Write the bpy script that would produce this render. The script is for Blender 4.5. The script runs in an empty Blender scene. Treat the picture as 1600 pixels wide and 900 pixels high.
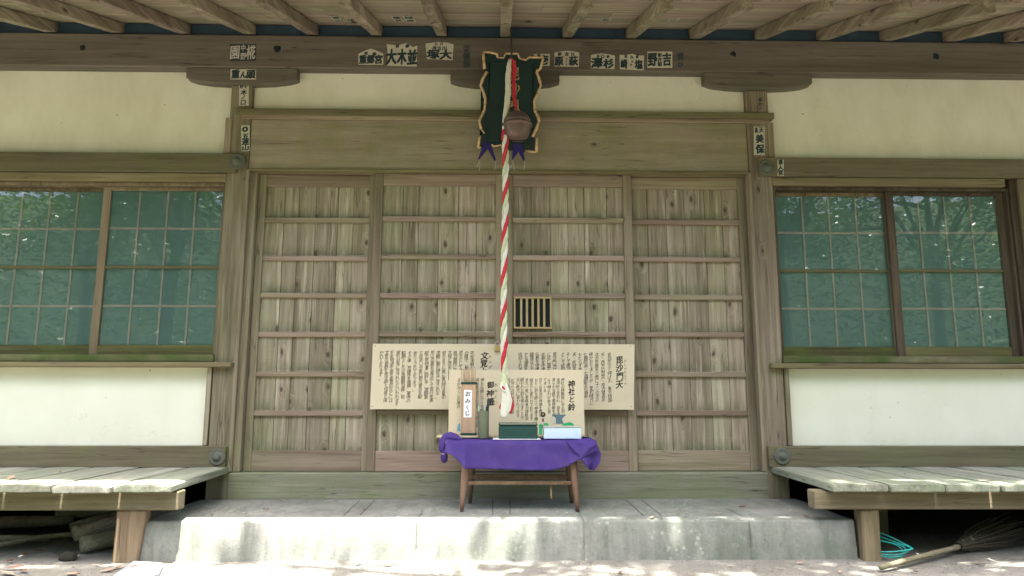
import bpy, bmesh, math, random
from mathutils import Vector, Matrix, noise as mnoise
random.seed(7)
SC = bpy.context.scene
COL = SC.collection
rad = math.radians

# ---------------------------------------------------------------- camera
YAW, PITCH, ROLL, FPX = 0.0178546, 0.1514439, 0.0013535, 1092.754
CAM = Vector((0.0, -4.84, 0.93))
_f = Vector((math.sin(YAW)*math.cos(PITCH), math.cos(YAW)*math.cos(PITCH), math.sin(PITCH)))
_r = _f.cross(Vector((0, 0, 1))).normalized(); _u = _r.cross(_f)
RX = math.cos(ROLL)*_r + math.sin(ROLL)*_u
RU = -math.sin(ROLL)*_r + math.cos(ROLL)*_u
cd = bpy.data.cameras.new('camera'); cam = bpy.data.objects.new('camera', cd); COL.objects.link(cam)
cam.matrix_world = Matrix(((RX.x, RU.x, -_f.x, CAM.x), (RX.y, RU.y, -_f.y, CAM.y), (RX.z, RU.z, -_f.z, CAM.z), (0, 0, 0, 1)))
cd.sensor_width = 36.0; cd.lens = 36.0*FPX/1600; cd.clip_end = 2000; cd.clip_start = 0.05
SC.camera = cam
SC.render.resolution_x, SC.render.resolution_y = 1024, 576

# ---------------------------------------------------------------- sky, sun, exposure
SUN_EL, SUN_STR, SKY_STR, EXPO = 77.0, 4.3, 0.15, 2.85
w = bpy.data.worlds.new('World'); SC.world = w; w.use_nodes = True
nt = w.node_tree; sky = nt.nodes.new('ShaderNodeTexSky'); sky.sky_type = 'NISHITA'; sky.sun_disc = False
sky.sun_elevation = rad(SUN_EL); sky.sun_rotation = math.pi; sky.air_density = 0.8; sky.dust_density = 6.0; sky.ozone_density = 0.6
bg = nt.nodes['Background']; bg.inputs[1].default_value = SKY_STR
nt.links.new(sky.outputs[0], bg.inputs[0])
sd = bpy.data.lights.new('sun', 'SUN'); sd.energy = SUN_STR; sd.angle = rad(0.53); sd.color = (1.0, 0.955, 0.88)
sun = bpy.data.objects.new('sun', sd); COL.objects.link(sun); sun.location = (0, -6, 20)
SDIR = Vector((-0.02, math.sin(rad(90-SUN_EL)), -math.cos(rad(90-SUN_EL)))).normalized()
sun.rotation_euler = SDIR.to_track_quat('-Z', 'Y').to_euler()
vs = SC.view_settings; vs.view_transform = 'Standard'; vs.look = 'None'; vs.gamma = 1.0; vs.exposure = EXPO
vs.use_curve_mapping = False
SC.render.engine = 'CYCLES'
SC.cycles.max_bounces = 10; SC.cycles.diffuse_bounces = 6; SC.cycles.glossy_bounces = 4
SC.cycles.transparent_max_bounces = 12
SC.cycles.use_denoising = True
SC.cycles.caustics_reflective = False; SC.cycles.caustics_refractive = False
SC.cycles.sample_clamp_indirect = 6.0

GZ = 0.03          # ground level
DZ = 0.24          # top of the concrete step

def at(px, py, Y=None, Z=None):
    """a point of the photograph dropped on to a real plane of the building"""
    d = _f + RX*((px-800)/FPX) - RU*((py-450)/FPX)
    t = (Y-CAM.y)/d.y if Y is not None else (Z-CAM.z)/d.z
    return CAM + d*t

# ---------------------------------------------------------------- materials
class N:
    def __init__(s, name):
        s.m = bpy.data.materials.new(name); s.m.use_nodes = True
        s.t = s.m.node_tree; s.b = s.t.nodes['Principled BSDF']
    def n(s, kind, **kw):
        x = s.t.nodes.new(kind)
        for k, v in kw.items(): setattr(x, k, v)
        return x
    def l(s, a, b): s.t.links.new(a, b)
    def setin(s, sock, v):
        if hasattr(v, 'links') or hasattr(v, 'is_linked'): s.l(v, sock)
        else: sock.default_value = v
    def math(s, op, a, b=0.0, clamp=False):
        x = s.n('ShaderNodeMath', operation=op, use_clamp=clamp)
        s.setin(x.inputs[0], a); s.setin(x.inputs[1], b); return x.outputs[0]
    def vmath(s, op, a, b):
        x = s.n('ShaderNodeVectorMath', operation=op)
        s.setin(x.inputs[0], a); s.setin(x.inputs[1], b); return x.outputs[0]
    def noise(s, vec, scale, detail=4, rough=.6, dist=0.0, out=0):
        x = s.n('ShaderNodeTexNoise'); s.l(vec, x.inputs['Vector'])
        x.inputs['Scale'].default_value = scale; x.inputs['Detail'].default_value = detail
        x.inputs['Roughness'].default_value = rough; x.inputs['Distortion'].default_value = dist
        return x.outputs[out]
    def ramp(s, fac, stops):
        x = s.n('ShaderNodeValToRGB'); s.setin(x.inputs[0], fac)
        e = x.color_ramp.elements
        while len(e) < len(stops): e.new(.5)
        for i, (p, c) in enumerate(stops):
            e[i].position = p; e[i].color = (c[0], c[1], c[2], 1) if not isinstance(c, (int, float)) else (c, c, c, 1)
        return x.outputs[0]
    def rng(s, v, a, b, c=0.0, d=1.0):
        x = s.n('ShaderNodeMapRange'); s.setin(x.inputs[0], v)
        for i, q in enumerate((a, b, c, d)): x.inputs[i+1].default_value = q
        return x.outputs[0]
    def mix(s, fac, a, b, mode='MIX'):
        x = s.n('ShaderNodeMix', data_type='RGBA', blend_type=mode)
        s.setin(x.inputs[0], fac)
        for sock, v in ((x.inputs[6], a), (x.inputs[7], b)):
            if isinstance(v, tuple): sock.default_value = (v[0], v[1], v[2], 1)
            else: s.l(v, sock)
        return x.outputs[2]
    def pos(s): return s.n('ShaderNodeNewGeometry').outputs['Position']
    def bump(s, h, strength=.3, dist=.002):
        x = s.n('ShaderNodeBump'); x.inputs['Strength'].default_value = strength; x.inputs['Distance'].default_value = dist
        s.l(h, x.inputs['Height']); s.l(x.outputs[0], s.b.inputs['Normal'])

def wood(name, dark, mid, light, axis='X', moss=0.0, mosscol=(.10, .14, .04), mosslo=None, knots=0.0, rough=.85,
         ledge=False, across=38.0, along=1.6, isl=.16, pale=0.0, spec=.15):
    k = N(name); g = k.n('ShaderNodeNewGeometry'); P = g.outputs['Position']; R = g.outputs['Random Per Island']
    off = k.n('ShaderNodeCombineXYZ'); OR = k.n('ShaderNodeObjectInfo').outputs['Random']
    R = k.math('FRACT', k.math('ADD', R, OR))
    k.l(k.math('MULTIPLY', R, 71.3), off.inputs[0]); k.l(k.math('MULTIPLY', R, 37.7), off.inputs[1]); k.l(k.math('MULTIPLY', R, 53.1), off.inputs[2])
    Q = k.vmath('ADD', P, off.outputs[0])
    ai = 'XYZ'.index(axis)
    # knots: warp grain round them
    sq = k.n('ShaderNodeSeparateXYZ'); k.l(Q, sq.inputs[0]); oth = [i for i in range(3) if i != ai]
    kc = k.n('ShaderNodeCombineXYZ')
    k.l(k.math('MULTIPLY', k.math('ADD', sq.outputs[oth[0]], sq.outputs[oth[1]]), 9.0), kc.inputs[0])
    k.l(k.math('MULTIPLY', sq.outputs[ai], 4.6), kc.inputs[1])
    kd = k.noise(kc.outputs[0], 2.5, 2, .5, 0.0, 1)
    KV = k.vmath('ADD', kc.outputs[0], k.vmath('MULTIPLY', kd, (.22, .22, 0)))
    vor = k.n('ShaderNodeTexVoronoi', voronoi_dimensions='2D'); k.l(KV, vor.inputs['Vector']); vor.inputs['Scale'].default_value = 1.0
    vor.inputs['Randomness'].default_value = 1.0
    vd = vor.outputs['Distance']; sep = k.n('ShaderNodeSeparateColor'); k.l(vor.outputs['Color'], sep.inputs[0])
    gate = k.math('LESS_THAN', sep.outputs[0], knots)
    near = k.math('MULTIPLY', k.rng(vd, .38, .0, 0, 1), gate)
    sc = [across]*3; sc[ai] = along
    G = k.vmath('MULTIPLY', Q, tuple(sc))
    warp = k.n('ShaderNodeCombineXYZ')
    for i in range(3):
        if i != ai: k.l(k.math('MULTIPLY', near, 3.2), warp.inputs[i])
    G = k.vmath('ADD', G, warp.outputs[0])
    n1 = k.noise(G, 1.0, 5, .62, .35)
    sc2 = [9.0]*3; sc2[ai] = .7
    n2 = k.noise(k.vmath('MULTIPLY', Q, tuple(sc2)), 1.0, 3, .55)
    fine = [150.0]*3; fine[ai] = 4.0
    n3 = k.noise(k.vmath('MULTIPLY', Q, tuple(fine)), 1.0, 2, .5)
    f = k.math('ADD', k.math('MULTIPLY', n1, .5), k.math('MULTIPLY', n2, .5))
    f = k.math('ADD', f, k.math('MULTIPLY', k.math('SUBTRACT', n3, .5), .16))
    c = k.ramp(f, [(.34, dark), (.5, mid), (.66, light)])
    val = k.math('ADD', 1.0-isl, k.math('MULTIPLY', R, 2*isl))
    vv = k.n('ShaderNodeCombineColor')
    for i in range(3): k.l(val, vv.inputs[i])
    c = k.mix(1.0, c, vv.outputs[0], 'MULTIPLY')
    # hue drift between grey, brown and green boards
    n4 = k.noise(P, 1.7, 3, .6)
    c = k.mix(k.rng(n4, .45, .7, 0, .45), c, k.mix(1.0, c, (.86, 1.04, .80), 'MULTIPLY'))
    c = k.mix(k.math('MULTIPLY', k.math('FRACT', k.math('MULTIPLY', R, 7.3)), .9), c, k.mix(1.0, c, (.90, 1.03, .88), 'MULTIPLY'))
    if pale:
        # silvery worn streaks
        n5 = k.noise(k.vmath('MULTIPLY', Q, tuple([22.0 if i != ai else 1.1 for i in range(3)])), 1.0, 4, .7)
        c = k.mix(k.math('MULTIPLY', k.rng(n5, .56, .72, 0, 1), pale), c, tuple(min(1, q*1.5) for q in light))
    if knots:
        kn = k.math('MULTIPLY', k.rng(vd, .12, .06, 0, 1), gate)
        c = k.mix(k.math('MULTIPLY', kn, .85), c, (.035, .025, .015))
        halo = k.math('MULTIPLY', k.rng(vd, .26, .12, 0, 1), gate)
        c = k.mix(k.math('MULTIPLY', halo, .30), c, tuple(q*.75 for q in dark))
    cs = [46.0]*3; cs[ai] = 1.5
    cn = k.noise(k.vmath('ADD', k.vmath('MULTIPLY', Q, tuple(cs)), warp.outputs[0]), 1.0, 1, .4)
    cg = k.noise(k.vmath('MULTIPLY', Q, tuple([9.0 if i != ai else 2.4 for i in range(3)])), 1.0, 2, .5)
    ck = k.math('MULTIPLY', k.rng(k.math('ABSOLUTE', k.math('SUBTRACT', cn, .5)), .022, .004, 0, 1), k.rng(cg, .50, .62, 0, 1))
    c = k.mix(k.math('MULTIPLY', ck, .70), c, tuple(q*.32 for q in dark))
    c = k.mix(1.0, c, (1.0, .978, .985), 'MULTIPLY')
    # fine specks and nail stains
    sp = k.noise(P, 90.0, 2, .5)
    c = k.mix(k.rng(sp, .68, .76, 0, .55), c, tuple(q*.45 for q in dark))
    if moss:
        mn = k.noise(P, 3.1, 5, .68)
        mm = k.rng(mn, .62-moss*.35, .86-moss*.3, 0, min(1.0, moss*1.4))
        if mosslo:
            z = k.n('ShaderNodeSeparateXYZ'); k.l(P, z.inputs[0])
            mm = k.math('MULTIPLY', mm, k.rng(z.outputs[2], mosslo[1], mosslo[0], .12, 1.0))
        up = k.n('ShaderNodeSeparateXYZ'); k.l(g.outputs['Normal'], up.inputs[0])
        mm = k.math('ADD', mm, k.math('MULTIPLY', k.rng(up.outputs[2], .5, .9, 0, .5*moss), mn), True)
        c = k.mix(mm, c, mosscol)
    if ledge:
        z = k.n('ShaderNodeSeparateXYZ'); k.l(P, z.inputs[0])
        fr = k.math('FRACT', k.math('DIVIDE', k.math('SUBTRACT', z.outputs[2], .553), .2733))
        n6 = k.noise(k.vmath('MULTIPLY', P, (14., 14., 5.)), 1.0, 4, .7)
        lm = k.math('MULTIPLY', k.rng(fr, .30, .0, 0, 1), k.rng(n6, .30, .68, 0, 1))
        c = k.mix(k.math('MULTIPLY', lm, .85), c, (.075, .09, .045))
    k.l(c, k.b.inputs['Base Color']); k.b.inputs['Roughness'].default_value = rough
    k.b.inputs['Specular IOR Level'].default_value = spec
    k.bump(k.math('ADD', n1, k.math('MULTIPLY', n3, .6)), .55, .003)
    return k.m

def plain(name, c, rough=.6, metal=0.0, var=.12, scale=14.0, bump=0.0, spec=.3, dirt=None, dscale=5.0, dth=(.55, .75)):
    k = N(name); P = k.pos()
    n = k.noise(P, scale, 4, .6)
    col = k.mix(n, tuple(q*(1-var) for q in c), tuple(min(1, q*(1+var)) for q in c))
    if dirt:
        d = k.noise(P, dscale, 5, .7)
        col = k.mix(k.rng(d, dth[0], dth[1], 0, .8), col, dirt)
    k.l(col, k.b.inputs['Base Color']); k.b.inputs['Roughness'].default_value = rough
    k.b.inputs['Metallic'].default_value = metal; k.b.inputs['Specular IOR Level'].default_value = spec
    if bump: k.bump(n, bump, .003)
    return k.m

M = {}
M['door_plank'] = wood('door_plank_wood', (.165, .132, .098), (.29, .245, .190), (.41, .36, .295), 'Z', moss=.26, mosscol=(.20, .24, .09), mosslo=(.5, 1.5), knots=.30, ledge=True, pale=.75, isl=.17)
M['door_v'] = wood('door_stile_wood', (.15, .117, .087), (.24, .192, .146), (.325, .275, .22), 'Z', moss=.22, mosscol=(.19, .21, .08), mosslo=(.4, 1.6))
M['door_h'] = wood('door_rail_wood', (.175, .125, .097), (.265, .198, .162), (.345, .272, .23), 'X', moss=.26, mosscol=(.17, .20, .075), mosslo=(.4, 1.0))
M['post'] = wood('post_wood', (.15, .120, .086), (.245, .203, .152), (.35, .302, .235), 'Z', moss=.24, mosscol=(.20, .23, .08), mosslo=(.3, 2.0), knots=.08, pale=.3)
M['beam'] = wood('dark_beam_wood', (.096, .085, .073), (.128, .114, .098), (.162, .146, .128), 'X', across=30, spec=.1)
M['rail_beam'] = wood('wall_beam_wood', (.105, .09, .056), (.145, .125, .083), (.19, .165, .112), 'X', moss=.35, mosscol=(.13, .15, .055), pale=.15)
M['lintel'] = wood('lintel_wood', (.14, .105, .065), (.20, .155, .10), (.26, .21, .14), 'X', moss=.2, mosscol=(.16, .17, .06))
M['board'] = wood('frieze_board_wood', (.255, .215, .165), (.33, .282, .225), (.405, .352, .295), 'X', moss=.50, mosscol=(.20, .20, .085), knots=.07, across=13, along=1.3, pale=.25)
M['plinth'] = wood('plinth_wood', (.145, .138, .108), (.205, .198, .158), (.27, .262, .215), 'X', moss=.55, mosscol=(.135, .175, .06), mosslo=(.2, .5), pale=.35)
M['sill'] = wood('sill_wood', (.10, .085, .05), (.17, .145, .09), (.25, .22, .15), 'X', moss=.85, mosscol=(.06, .092, .026), mosslo=(1.17, 1.34))
M['sash'] = wood('sash_wood', (.10, .08, .05), (.16, .13, .085), (.23, .19, .13), 'Z', moss=.3, mosscol=(.13, .17, .05), mosslo=(1.2, 1.5))
M['sash_dark'] = wood('dark_sash_wood', (.04, .03, .022), (.07, .052, .04), (.12, .09, .07), 'Z')
M['sash_base'] = wood('mossy_sash_wood', (.05, .045, .025), (.12, .105, .05), (.19, .16, .09), 'X', moss=.55, mosscol=(.10, .13, .03))
M['muntin'] = plain('pale_lattice_wood', (.36, .325, .30), .8)
M['midrail'] = plain('mossy_bar_wood', (.11, .10, .05), .8, dirt=(.06, .08, .03))
M['rafter'] = wood('rafter_wood', (.155, .118, .095), (.275, .222, .182), (.42, .365, .31), 'Y', knots=.2, pale=.5, across=30, along=2.2)
M['soffit'] = wood('soffit_wood', (.26, .203, .168), (.37, .30, .252), (.48, .405, .345), 'X', across=24, along=.6, isl=.13)
M['roof'] = wood('roof_wood', (.10, .09, .07), (.16, .14, .11), (.22, .2, .16), 'X')
M['dark'] = wood('crawlspace_shade_wood', (.018, .017, .014), (.03, .028, .023), (.045, .042, .035), 'X')  # near black, the crawl space's shade is put into the colour
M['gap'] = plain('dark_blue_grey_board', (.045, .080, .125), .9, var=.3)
M['bench'] = wood('bench_plank_wood', (.19, .19, .155), (.285, .285, .24), (.38, .38, .335), 'Y', moss=.28, mosscol=(.17, .19, .11), pale=.4, across=26, isl=.1)
M['bench_beam'] = wood('bench_beam_wood', (.125, .10, .068), (.19, .155, .108), (.26, .215, .155), 'X', moss=.2, mosscol=(.16, .17, .07))
M['bench_post'] = wood('bench_post_wood', (.135, .10, .066), (.225, .17, .112), (.31, .24, .165), 'Z', knots=.15, pale=.3)
M['log'] = wood('log_wood', (.15, .125, .10), (.24, .21, .175), (.34, .30, .26), 'Y', across=60)
M['table_wood'] = wood('brown_table_wood', (.10, .050, .034), (.155, .083, .058), (.215, .125, .09), 'Z', rough=.5, spec=.4, across=60)
M['pale_wood'] = wood('pale_wood', (.47, .38, .25), (.57, .47, .33), (.64, .55, .40), 'X', across=30, along=1.2, rough=.7)
M['box_wood'] = wood('box_wood', (.42, .29, .18), (.52, .38, .25), (.60, .46, .32), 'Z', across=45, along=1.2, rough=.6)
M['bamboo'] = wood('bamboo_cane', (.10, .08, .058), (.16, .128, .095), (.225, .185, .14), 'X', across=60, rough=.5)

def plaster():
    k = N('aged_plaster'); P = k.pos()
    n = k.noise(P, 1.3, 4, .6); n2 = k.noise(P, 60, 3, .6)
    st = k.noise(k.vmath('MULTIPLY', P, (5., 5., .7)), 1.0, 4, .6)
    c = k.mix(k.rng(n, .35, .65), (.68, .695, .58), (.735, .75, .645))
    c = k.mix(k.rng(st, .56, .8, 0, .22), c, (.60, .59, .45))
    vc = k.n('ShaderNodeTexVoronoi', feature='DISTANCE_TO_EDGE'); vc.inputs['Scale'].default_value = 1.15
    k.l(k.vmath('ADD', P, k.vmath('MULTIPLY', k.noise(P, 3.0, 4, .65, 0, 1), (.5, .5, .5))), vc.inputs['Vector'])
    c = k.mix(k.math('MULTIPLY', k.rng(vc.outputs['Distance'], .003, .0, 0, .22), k.rng(k.noise(P, .8, 2, .5), .52, .60, 0, 1)), c, (.30, .28, .22))
    gz = k.n('ShaderNodeSeparateXYZ'); k.l(P, gz.inputs[0])
    gm = k.math('ADD', k.rng(gz.outputs[2], .72, .59, 0, .8), k.math('ADD', k.rng(gz.outputs[2], 1.085, 1.112, 0, .9), k.math('MULTIPLY', k.rng(gz.outputs[2], 2.72, 2.63, 0, .7), k.rng(gz.outputs[2], 2.60, 2.62, 0, 1))))
    c = k.mix(k.math('MULTIPLY', gm, k.rng(k.noise(k.vmath('MULTIPLY', P, (7., 7., 3.)), 1.0, 5, .7), .40, .70, 0, .30)), c, (.48, .46, .33))
    sp = k.noise(P, 34, 1, .4)
    c = k.mix(k.rng(sp, .80, .84, 0, .8), c, (.16, .14, .10))
    k.l(c, k.b.inputs['Base Color']); k.b.inputs['Roughness'].default_value = .9
    k.b.inputs['Specular IOR Level'].default_value = .1
    k.bump(n2, .12, .002); return k.m
M['plaster'] = plaster()

def concrete():
    k = N('weathered_concrete'); P = k.pos()
    n = k.noise(P, 3.2, 6, .68); f = k.noise(P, 120, 3, .7)
    v = k.noise(k.vmath('MULTIPLY', P, (16., 6., 2.2)), 1.0, 5, .65)
    c = k.mix(k.rng(n, .3, .7), (.16, .17, .150), (.28, .285, .26))
    c = k.mix(k.rng(v, .46, .70, 0, .65), c, (.10, .108, .092))
    m = k.noise(P, 2.2, 5, .65); z = k.n('ShaderNodeSeparateXYZ'); k.l(P, z.inputs[0])
    c = k.mix(k.math('MULTIPLY', k.rng(m, .44, .66, 0, .6), k.rng(z.outputs[0], -1.5, 2.0, .55, 1.0)), c, (.115, .155, .105))
    c = k.mix(k.rng(f, .62, .75, 0, .5), c, (.15, .145, .125))
    c = k.mix(k.rng(f, .40, .28, 0, .5), c, (.34, .34, .30))
    lv = k.n('ShaderNodeTexVoronoi'); k.l(P, lv.inputs['Vector']); lv.inputs['Scale'].default_value = 26.0
    lm = k.math('MULTIPLY', k.rng(lv.outputs['Distance'], .32, .22, 0, .75), k.rng(k.noise(P, 2.6, 3, .6), .54, .64, 0, 1))
    c = k.mix(lm, c, (.40, .43, .36))
    g = k.noise(P, 38, 4, .7)
    c = k.mix(k.rng(g, .56, .72, 0, .55), c, (.105, .105, .09)); c = k.mix(k.rng(g, .44, .30, 0, .35), c, (.33, .33, .30))
    k.l(c, k.b.inputs['Base Color']); k.b.inputs['Roughness'].default_value = .9
    k.bump(k.math('ADD', n, k.math('ADD', k.math('MULTIPLY', f, .3), k.math('MULTIPLY', g, .5))), .7, .007); return k.m
M['concrete'] = concrete()

def earth():
    k = N('sandy_ground'); P = k.pos()
    n = k.noise(P, 1.4, 6, .65); f = k.noise(P, 75, 4, .75); g = k.noise(P, 11, 4, .6)
    c = k.mix(k.rng(n, .35, .65), (.165, .162, .14), (.26, .255, .225))
    c = k.mix(k.rng(g, .5, .72, 0, .5), c, (.17, .155, .125))
    c = k.mix(k.rng(f, .58, .72, 0, .6), c, (.17, .155, .125))
    c = k.mix(k.rng(f, .40, .30, 0, .5), c, (.50, .49, .46))
    # pale worn apron before the hall, tree shade put into the yard's colour beyond
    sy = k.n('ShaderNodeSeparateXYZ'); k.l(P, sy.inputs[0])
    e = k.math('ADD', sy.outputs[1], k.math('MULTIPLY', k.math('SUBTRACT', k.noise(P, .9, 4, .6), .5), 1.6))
    moss = k.mix(k.rng(g, .4, .65), (.075, .072, .052), (.115, .10, .075))  # yard tone darkened for tree shade and less bounce
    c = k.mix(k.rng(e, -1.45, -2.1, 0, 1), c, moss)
    c = k.mix(k.rng(sy.outputs[1], -.55, -.05, 0, 1), c, k.mix(g, (.035, .03, .024), (.075, .065, .052)))  # darkens under benches and hall, crawl space shade put into the colour
    k.l(c, k.b.inputs['Base Color']); k.b.inputs['Roughness'].default_value = .95
    k.b.inputs['Specular IOR Level'].default_value = .1
    k.bump(k.math('ADD', f, g), .7, .012); return k.m
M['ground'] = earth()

def glass():
    k = N('window_glass'); o = k.t.nodes['Material Output']
    tr = k.n('ShaderNodeBsdfTransparent'); tr.inputs[0].default_value = (.965, .985, .975, 1)
    gl = k.n('ShaderNodeBsdfGlossy'); gl.inputs['Roughness'].default_value = .012; gl.inputs[0].default_value = (1, 1, 1, 1)
    bn = k.n('ShaderNodeBump'); bn.inputs['Strength'].default_value = .012; bn.inputs['Distance'].default_value = .01
    k.l(k.noise(k.pos(), 6.0, 2, .5), bn.inputs['Height']); k.l(bn.outputs[0], gl.inputs['Normal'])
    fr = k.n('ShaderNodeFresnel'); fr.inputs[0].default_value = 1.5
    mx = k.n('ShaderNodeMixShader'); k.l(k.math('MULTIPLY', fr.outputs[0], .62), mx.inputs[0])
    k.l(tr.outputs[0], mx.inputs[1]); k.l(gl.outputs[0], mx.inputs[2]); k.l(mx.outputs[0], o.inputs[0])
    return k.m
M['glass'] = glass()
M['screen'] = plain('green_window_screen', (.118, .212, .202), .8, var=.10, scale=3.0, dirt=(.15, .235, .228), dscale=2.2)
M['paper'] = plain('aged_paper', (.50, .49, .40), .85, var=.10, scale=22, dirt=(.36, .34, .27), dscale=16)
M['white_paper'] = plain('white_paper', (.80, .82, .84), .8, var=.04)
M['ink'] = plain('dark_ink', (.022, .042, .048), .7, var=.3, scale=60)
M['ink_faded'] = plain('faded_ink', (.045, .060, .062), .8, var=.3, scale=60)
M['pale_ink'] = plain('pale_lettering', (.48, .46, .41), .8)
M['black_ink'] = plain('black_ink', (.025, .023, .020), .6, var=.2)
M['sign'] = plain('cream_sign_board', (.59, .53, .385), .55, var=.035, scale=2.0, dirt=(.54, .47, .325), dscale=3.0)
M['bronze'] = plain('patinated_bronze', (.105, .112, .088), .6, metal=.1, var=.35, scale=40, bump=.3)
M['lacquer'] = plain('dark_green_lacquer', (.006, .022, .020), .45, var=.4, scale=9, spec=.25, dirt=(.012, .03, .025), dscale=8)
M['gilt'] = plain('worn_gilt', (.58, .42, .24), .55, metal=.1, var=.45, scale=45, bump=.5, dirt=(.20, .135, .075), dscale=28, dth=(.48, .62))
M['navy'] = plain('navy_cloth', (.025, .020, .135), .85, var=.25, scale=60)
M['string'] = plain('white_string', (.55, .53, .45), .9)
M['purple'] = plain('purple_cloth', (.060, .037, .178), .85, var=.22, scale=420, bump=.5, spec=.1, dirt=(.082, .056, .200), dscale=9, dth=(.42, .7))
M['red_cloth'] = plain('red_cloth', (.46, .035, .055), .9, var=.35, scale=60, dirt=(.30, .11, .09), dscale=26, spec=.1)
M['white_cloth'] = plain('off_white_cloth', (.60, .61, .53), .9, var=.14, scale=40, dirt=(.36, .40, .28), dscale=20, spec=.1)
M['green_cloth'] = plain('mildewed_white_cloth', (.46, .52, .33), .9, var=.2, scale=40, dirt=(.22, .31, .11), dscale=14, spec=.1)
M['bell'] = plain('old_bell_metal', (.135, .092, .082), .5, metal=.35, var=.35, scale=12, bump=.25, dirt=(.26, .21, .18), dscale=12)
M['cord'] = plain('dark_cord', (.04, .04, .04), .8)
M['brass'] = plain('brass', (.50, .36, .15), .4, metal=.8, var=.2)
M['steel'] = plain('steel', (.45, .45, .43), .35, metal=.9)
M['vent_bar'] = plain('yellowed_bamboo', (.36, .29, .155), .7, var=.12, scale=30)
M['void'] = plain('black_opening', (.012, .02, .02), .9)
M['box_green'] = plain('dark_green_box', (.012, .050, .042), .5, var=.15)
M['box_lid'] = plain('pale_green_lid', (.14, .15, .11), .8, var=.15)
M['box_pale'] = plain('pale_blue_box', (.52, .66, .78), .55, var=.06)
M['box_top'] = plain('grey_lid', (.36, .37, .33), .7, var=.2)
M['cup'] = plain('olive_tin', (.155, .18, .125), .42, metal=.25, var=.15)
M['pen_dark'] = plain('dark_plastic', (.012, .035, .033), .4)
M['pen_green'] = plain('light_green_plastic', (.32, .62, .30), .4)
M['pen_blue'] = plain('grey_blue_plastic', (.12, .19, .22), .4)
M['stick'] = plain('bamboo_stick', (.38, .255, .145), .7, var=.2, scale=60)
M['print_green'] = plain('printed_green', (.03, .36, .13), .6)
M['print_blue'] = plain('printed_slate_blue', (.10, .165, .205), .6)
M['print_sky'] = plain('printed_light_blue', (.14, .34, .52), .6)
M['print_red'] = plain('printed_maroon', (.22, .05, .09), .6)
M['print_gold'] = plain('printed_ochre', (.33, .27, .11), .6)
M['hose'] = plain('teal_plastic', (.03, .42, .37), .35, var=.1)
M['twig'] = plain('broom_twig', (.06, .05, .036), .9, var=.4, scale=50)
M['slab'] = plain('grey_slab_stone', (.27, .285, .295), .85, var=.22, scale=35, bump=.4, dirt=(.2, .19, .16), dscale=8)
M['pebble'] = plain('pebble', (.20, .19, .165), .9, var=.4, scale=9)
def leafmat(name, cols, trans=0.0):
    k = N(name); g = k.n('ShaderNodeNewGeometry'); R = g.outputs['Random Per Island']
    c = k.ramp(R, [(i/(len(cols)-1), q) for i, q in enumerate(cols)])
    k.l(c, k.b.inputs['Base Color']); k.b.inputs['Roughness'].default_value = .32
    if trans:
        o = k.t.nodes['Material Output']; t = k.n('ShaderNodeBsdfTranslucent'); k.l(k.mix(1.0, c, (1.5, 1.6, .8), 'MULTIPLY'), t.inputs[0])
        mx = k.n('ShaderNodeMixShader'); mx.inputs[0].default_value = trans
        k.l(k.b.outputs[0], mx.inputs[1]); k.l(t.outputs[0], mx.inputs[2]); k.l(mx.outputs[0], o.inputs[0])
    return k.m
M['leaf'] = leafmat('tree_leaf', [(.035, .075, .022), (.06, .12, .035), (.09, .15, .045)], .35)
M['dry'] = plain('dry_leaf', (.17, .085, .055), .8, var=.5, scale=25)
M['dry_pale'] = plain('pale_dry_leaf', (.36, .25, .18), .8, var=.4, scale=25)
M['sky_block_slope'] = plain('sky_block_green', (.035, .06, .022), .9, var=.5, scale=1.5, dirt=(.015, .03, .012), dscale=1.2)
M['bark'] = wood('bark', (.06, .05, .04), (.10, .085, .07), (.16, .14, .12), 'Z', across=18, along=3)

# ---------------------------------------------------------------- mesh helpers
def box(bm, x0, x1, y0, y1, z0, z1, bev=.003, jit=0.0, mat=0):
    vs_ = [bm.verts.new((x, y, z)) for x in (x0, x1) for y in (y0, y1) for z in (z0, z1)]
    if jit:
        for v in vs_: v.co += Vector((random.uniform(-jit, jit), random.uniform(-jit, jit), random.uniform(-jit, jit)))
    q = [(0, 1, 3, 2), (4, 6, 7, 5), (0, 4, 5, 1), (2, 3, 7, 6), (0, 2, 6, 4), (1, 5, 7, 3)]
    fs = [bm.faces.new([vs_[i] for i in f]) for f in q]
    for f in fs: f.material_index = mat
    if bev:
        es = list({e for f in fs for e in f.edges})
        r = bmesh.ops.bevel(bm, geom=es, offset=bev, segments=1, affect='EDGES', profile=.5)
        for f in r['faces']: f.material_index = mat

def prism(bm, pts, y0, y1, mat=0, bev=0.0):
    """outline in X-Z (counter-clockwise seen from the front), extruded along Y"""
    a = [bm.verts.new((x, y0, z)) for x, z in pts]; b = [bm.verts.new((x, y1, z)) for x, z in pts]
    n = len(pts); fs = [bm.faces.new(a), bm.faces.new(b[::-1])]
    for i in range(n): fs.append(bm.faces.new((a[i], b[i], b[(i+1) % n], a[(i+1) % n])))
    for f in fs: f.material_index = mat
    bmesh.ops.recalc_face_normals(bm, faces=fs)
    if bev:
        es = [e for e in fs[0].edges]
        bmesh.ops.bevel(bm, geom=es, offset=bev, segments=2, affect='EDGES')

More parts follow.
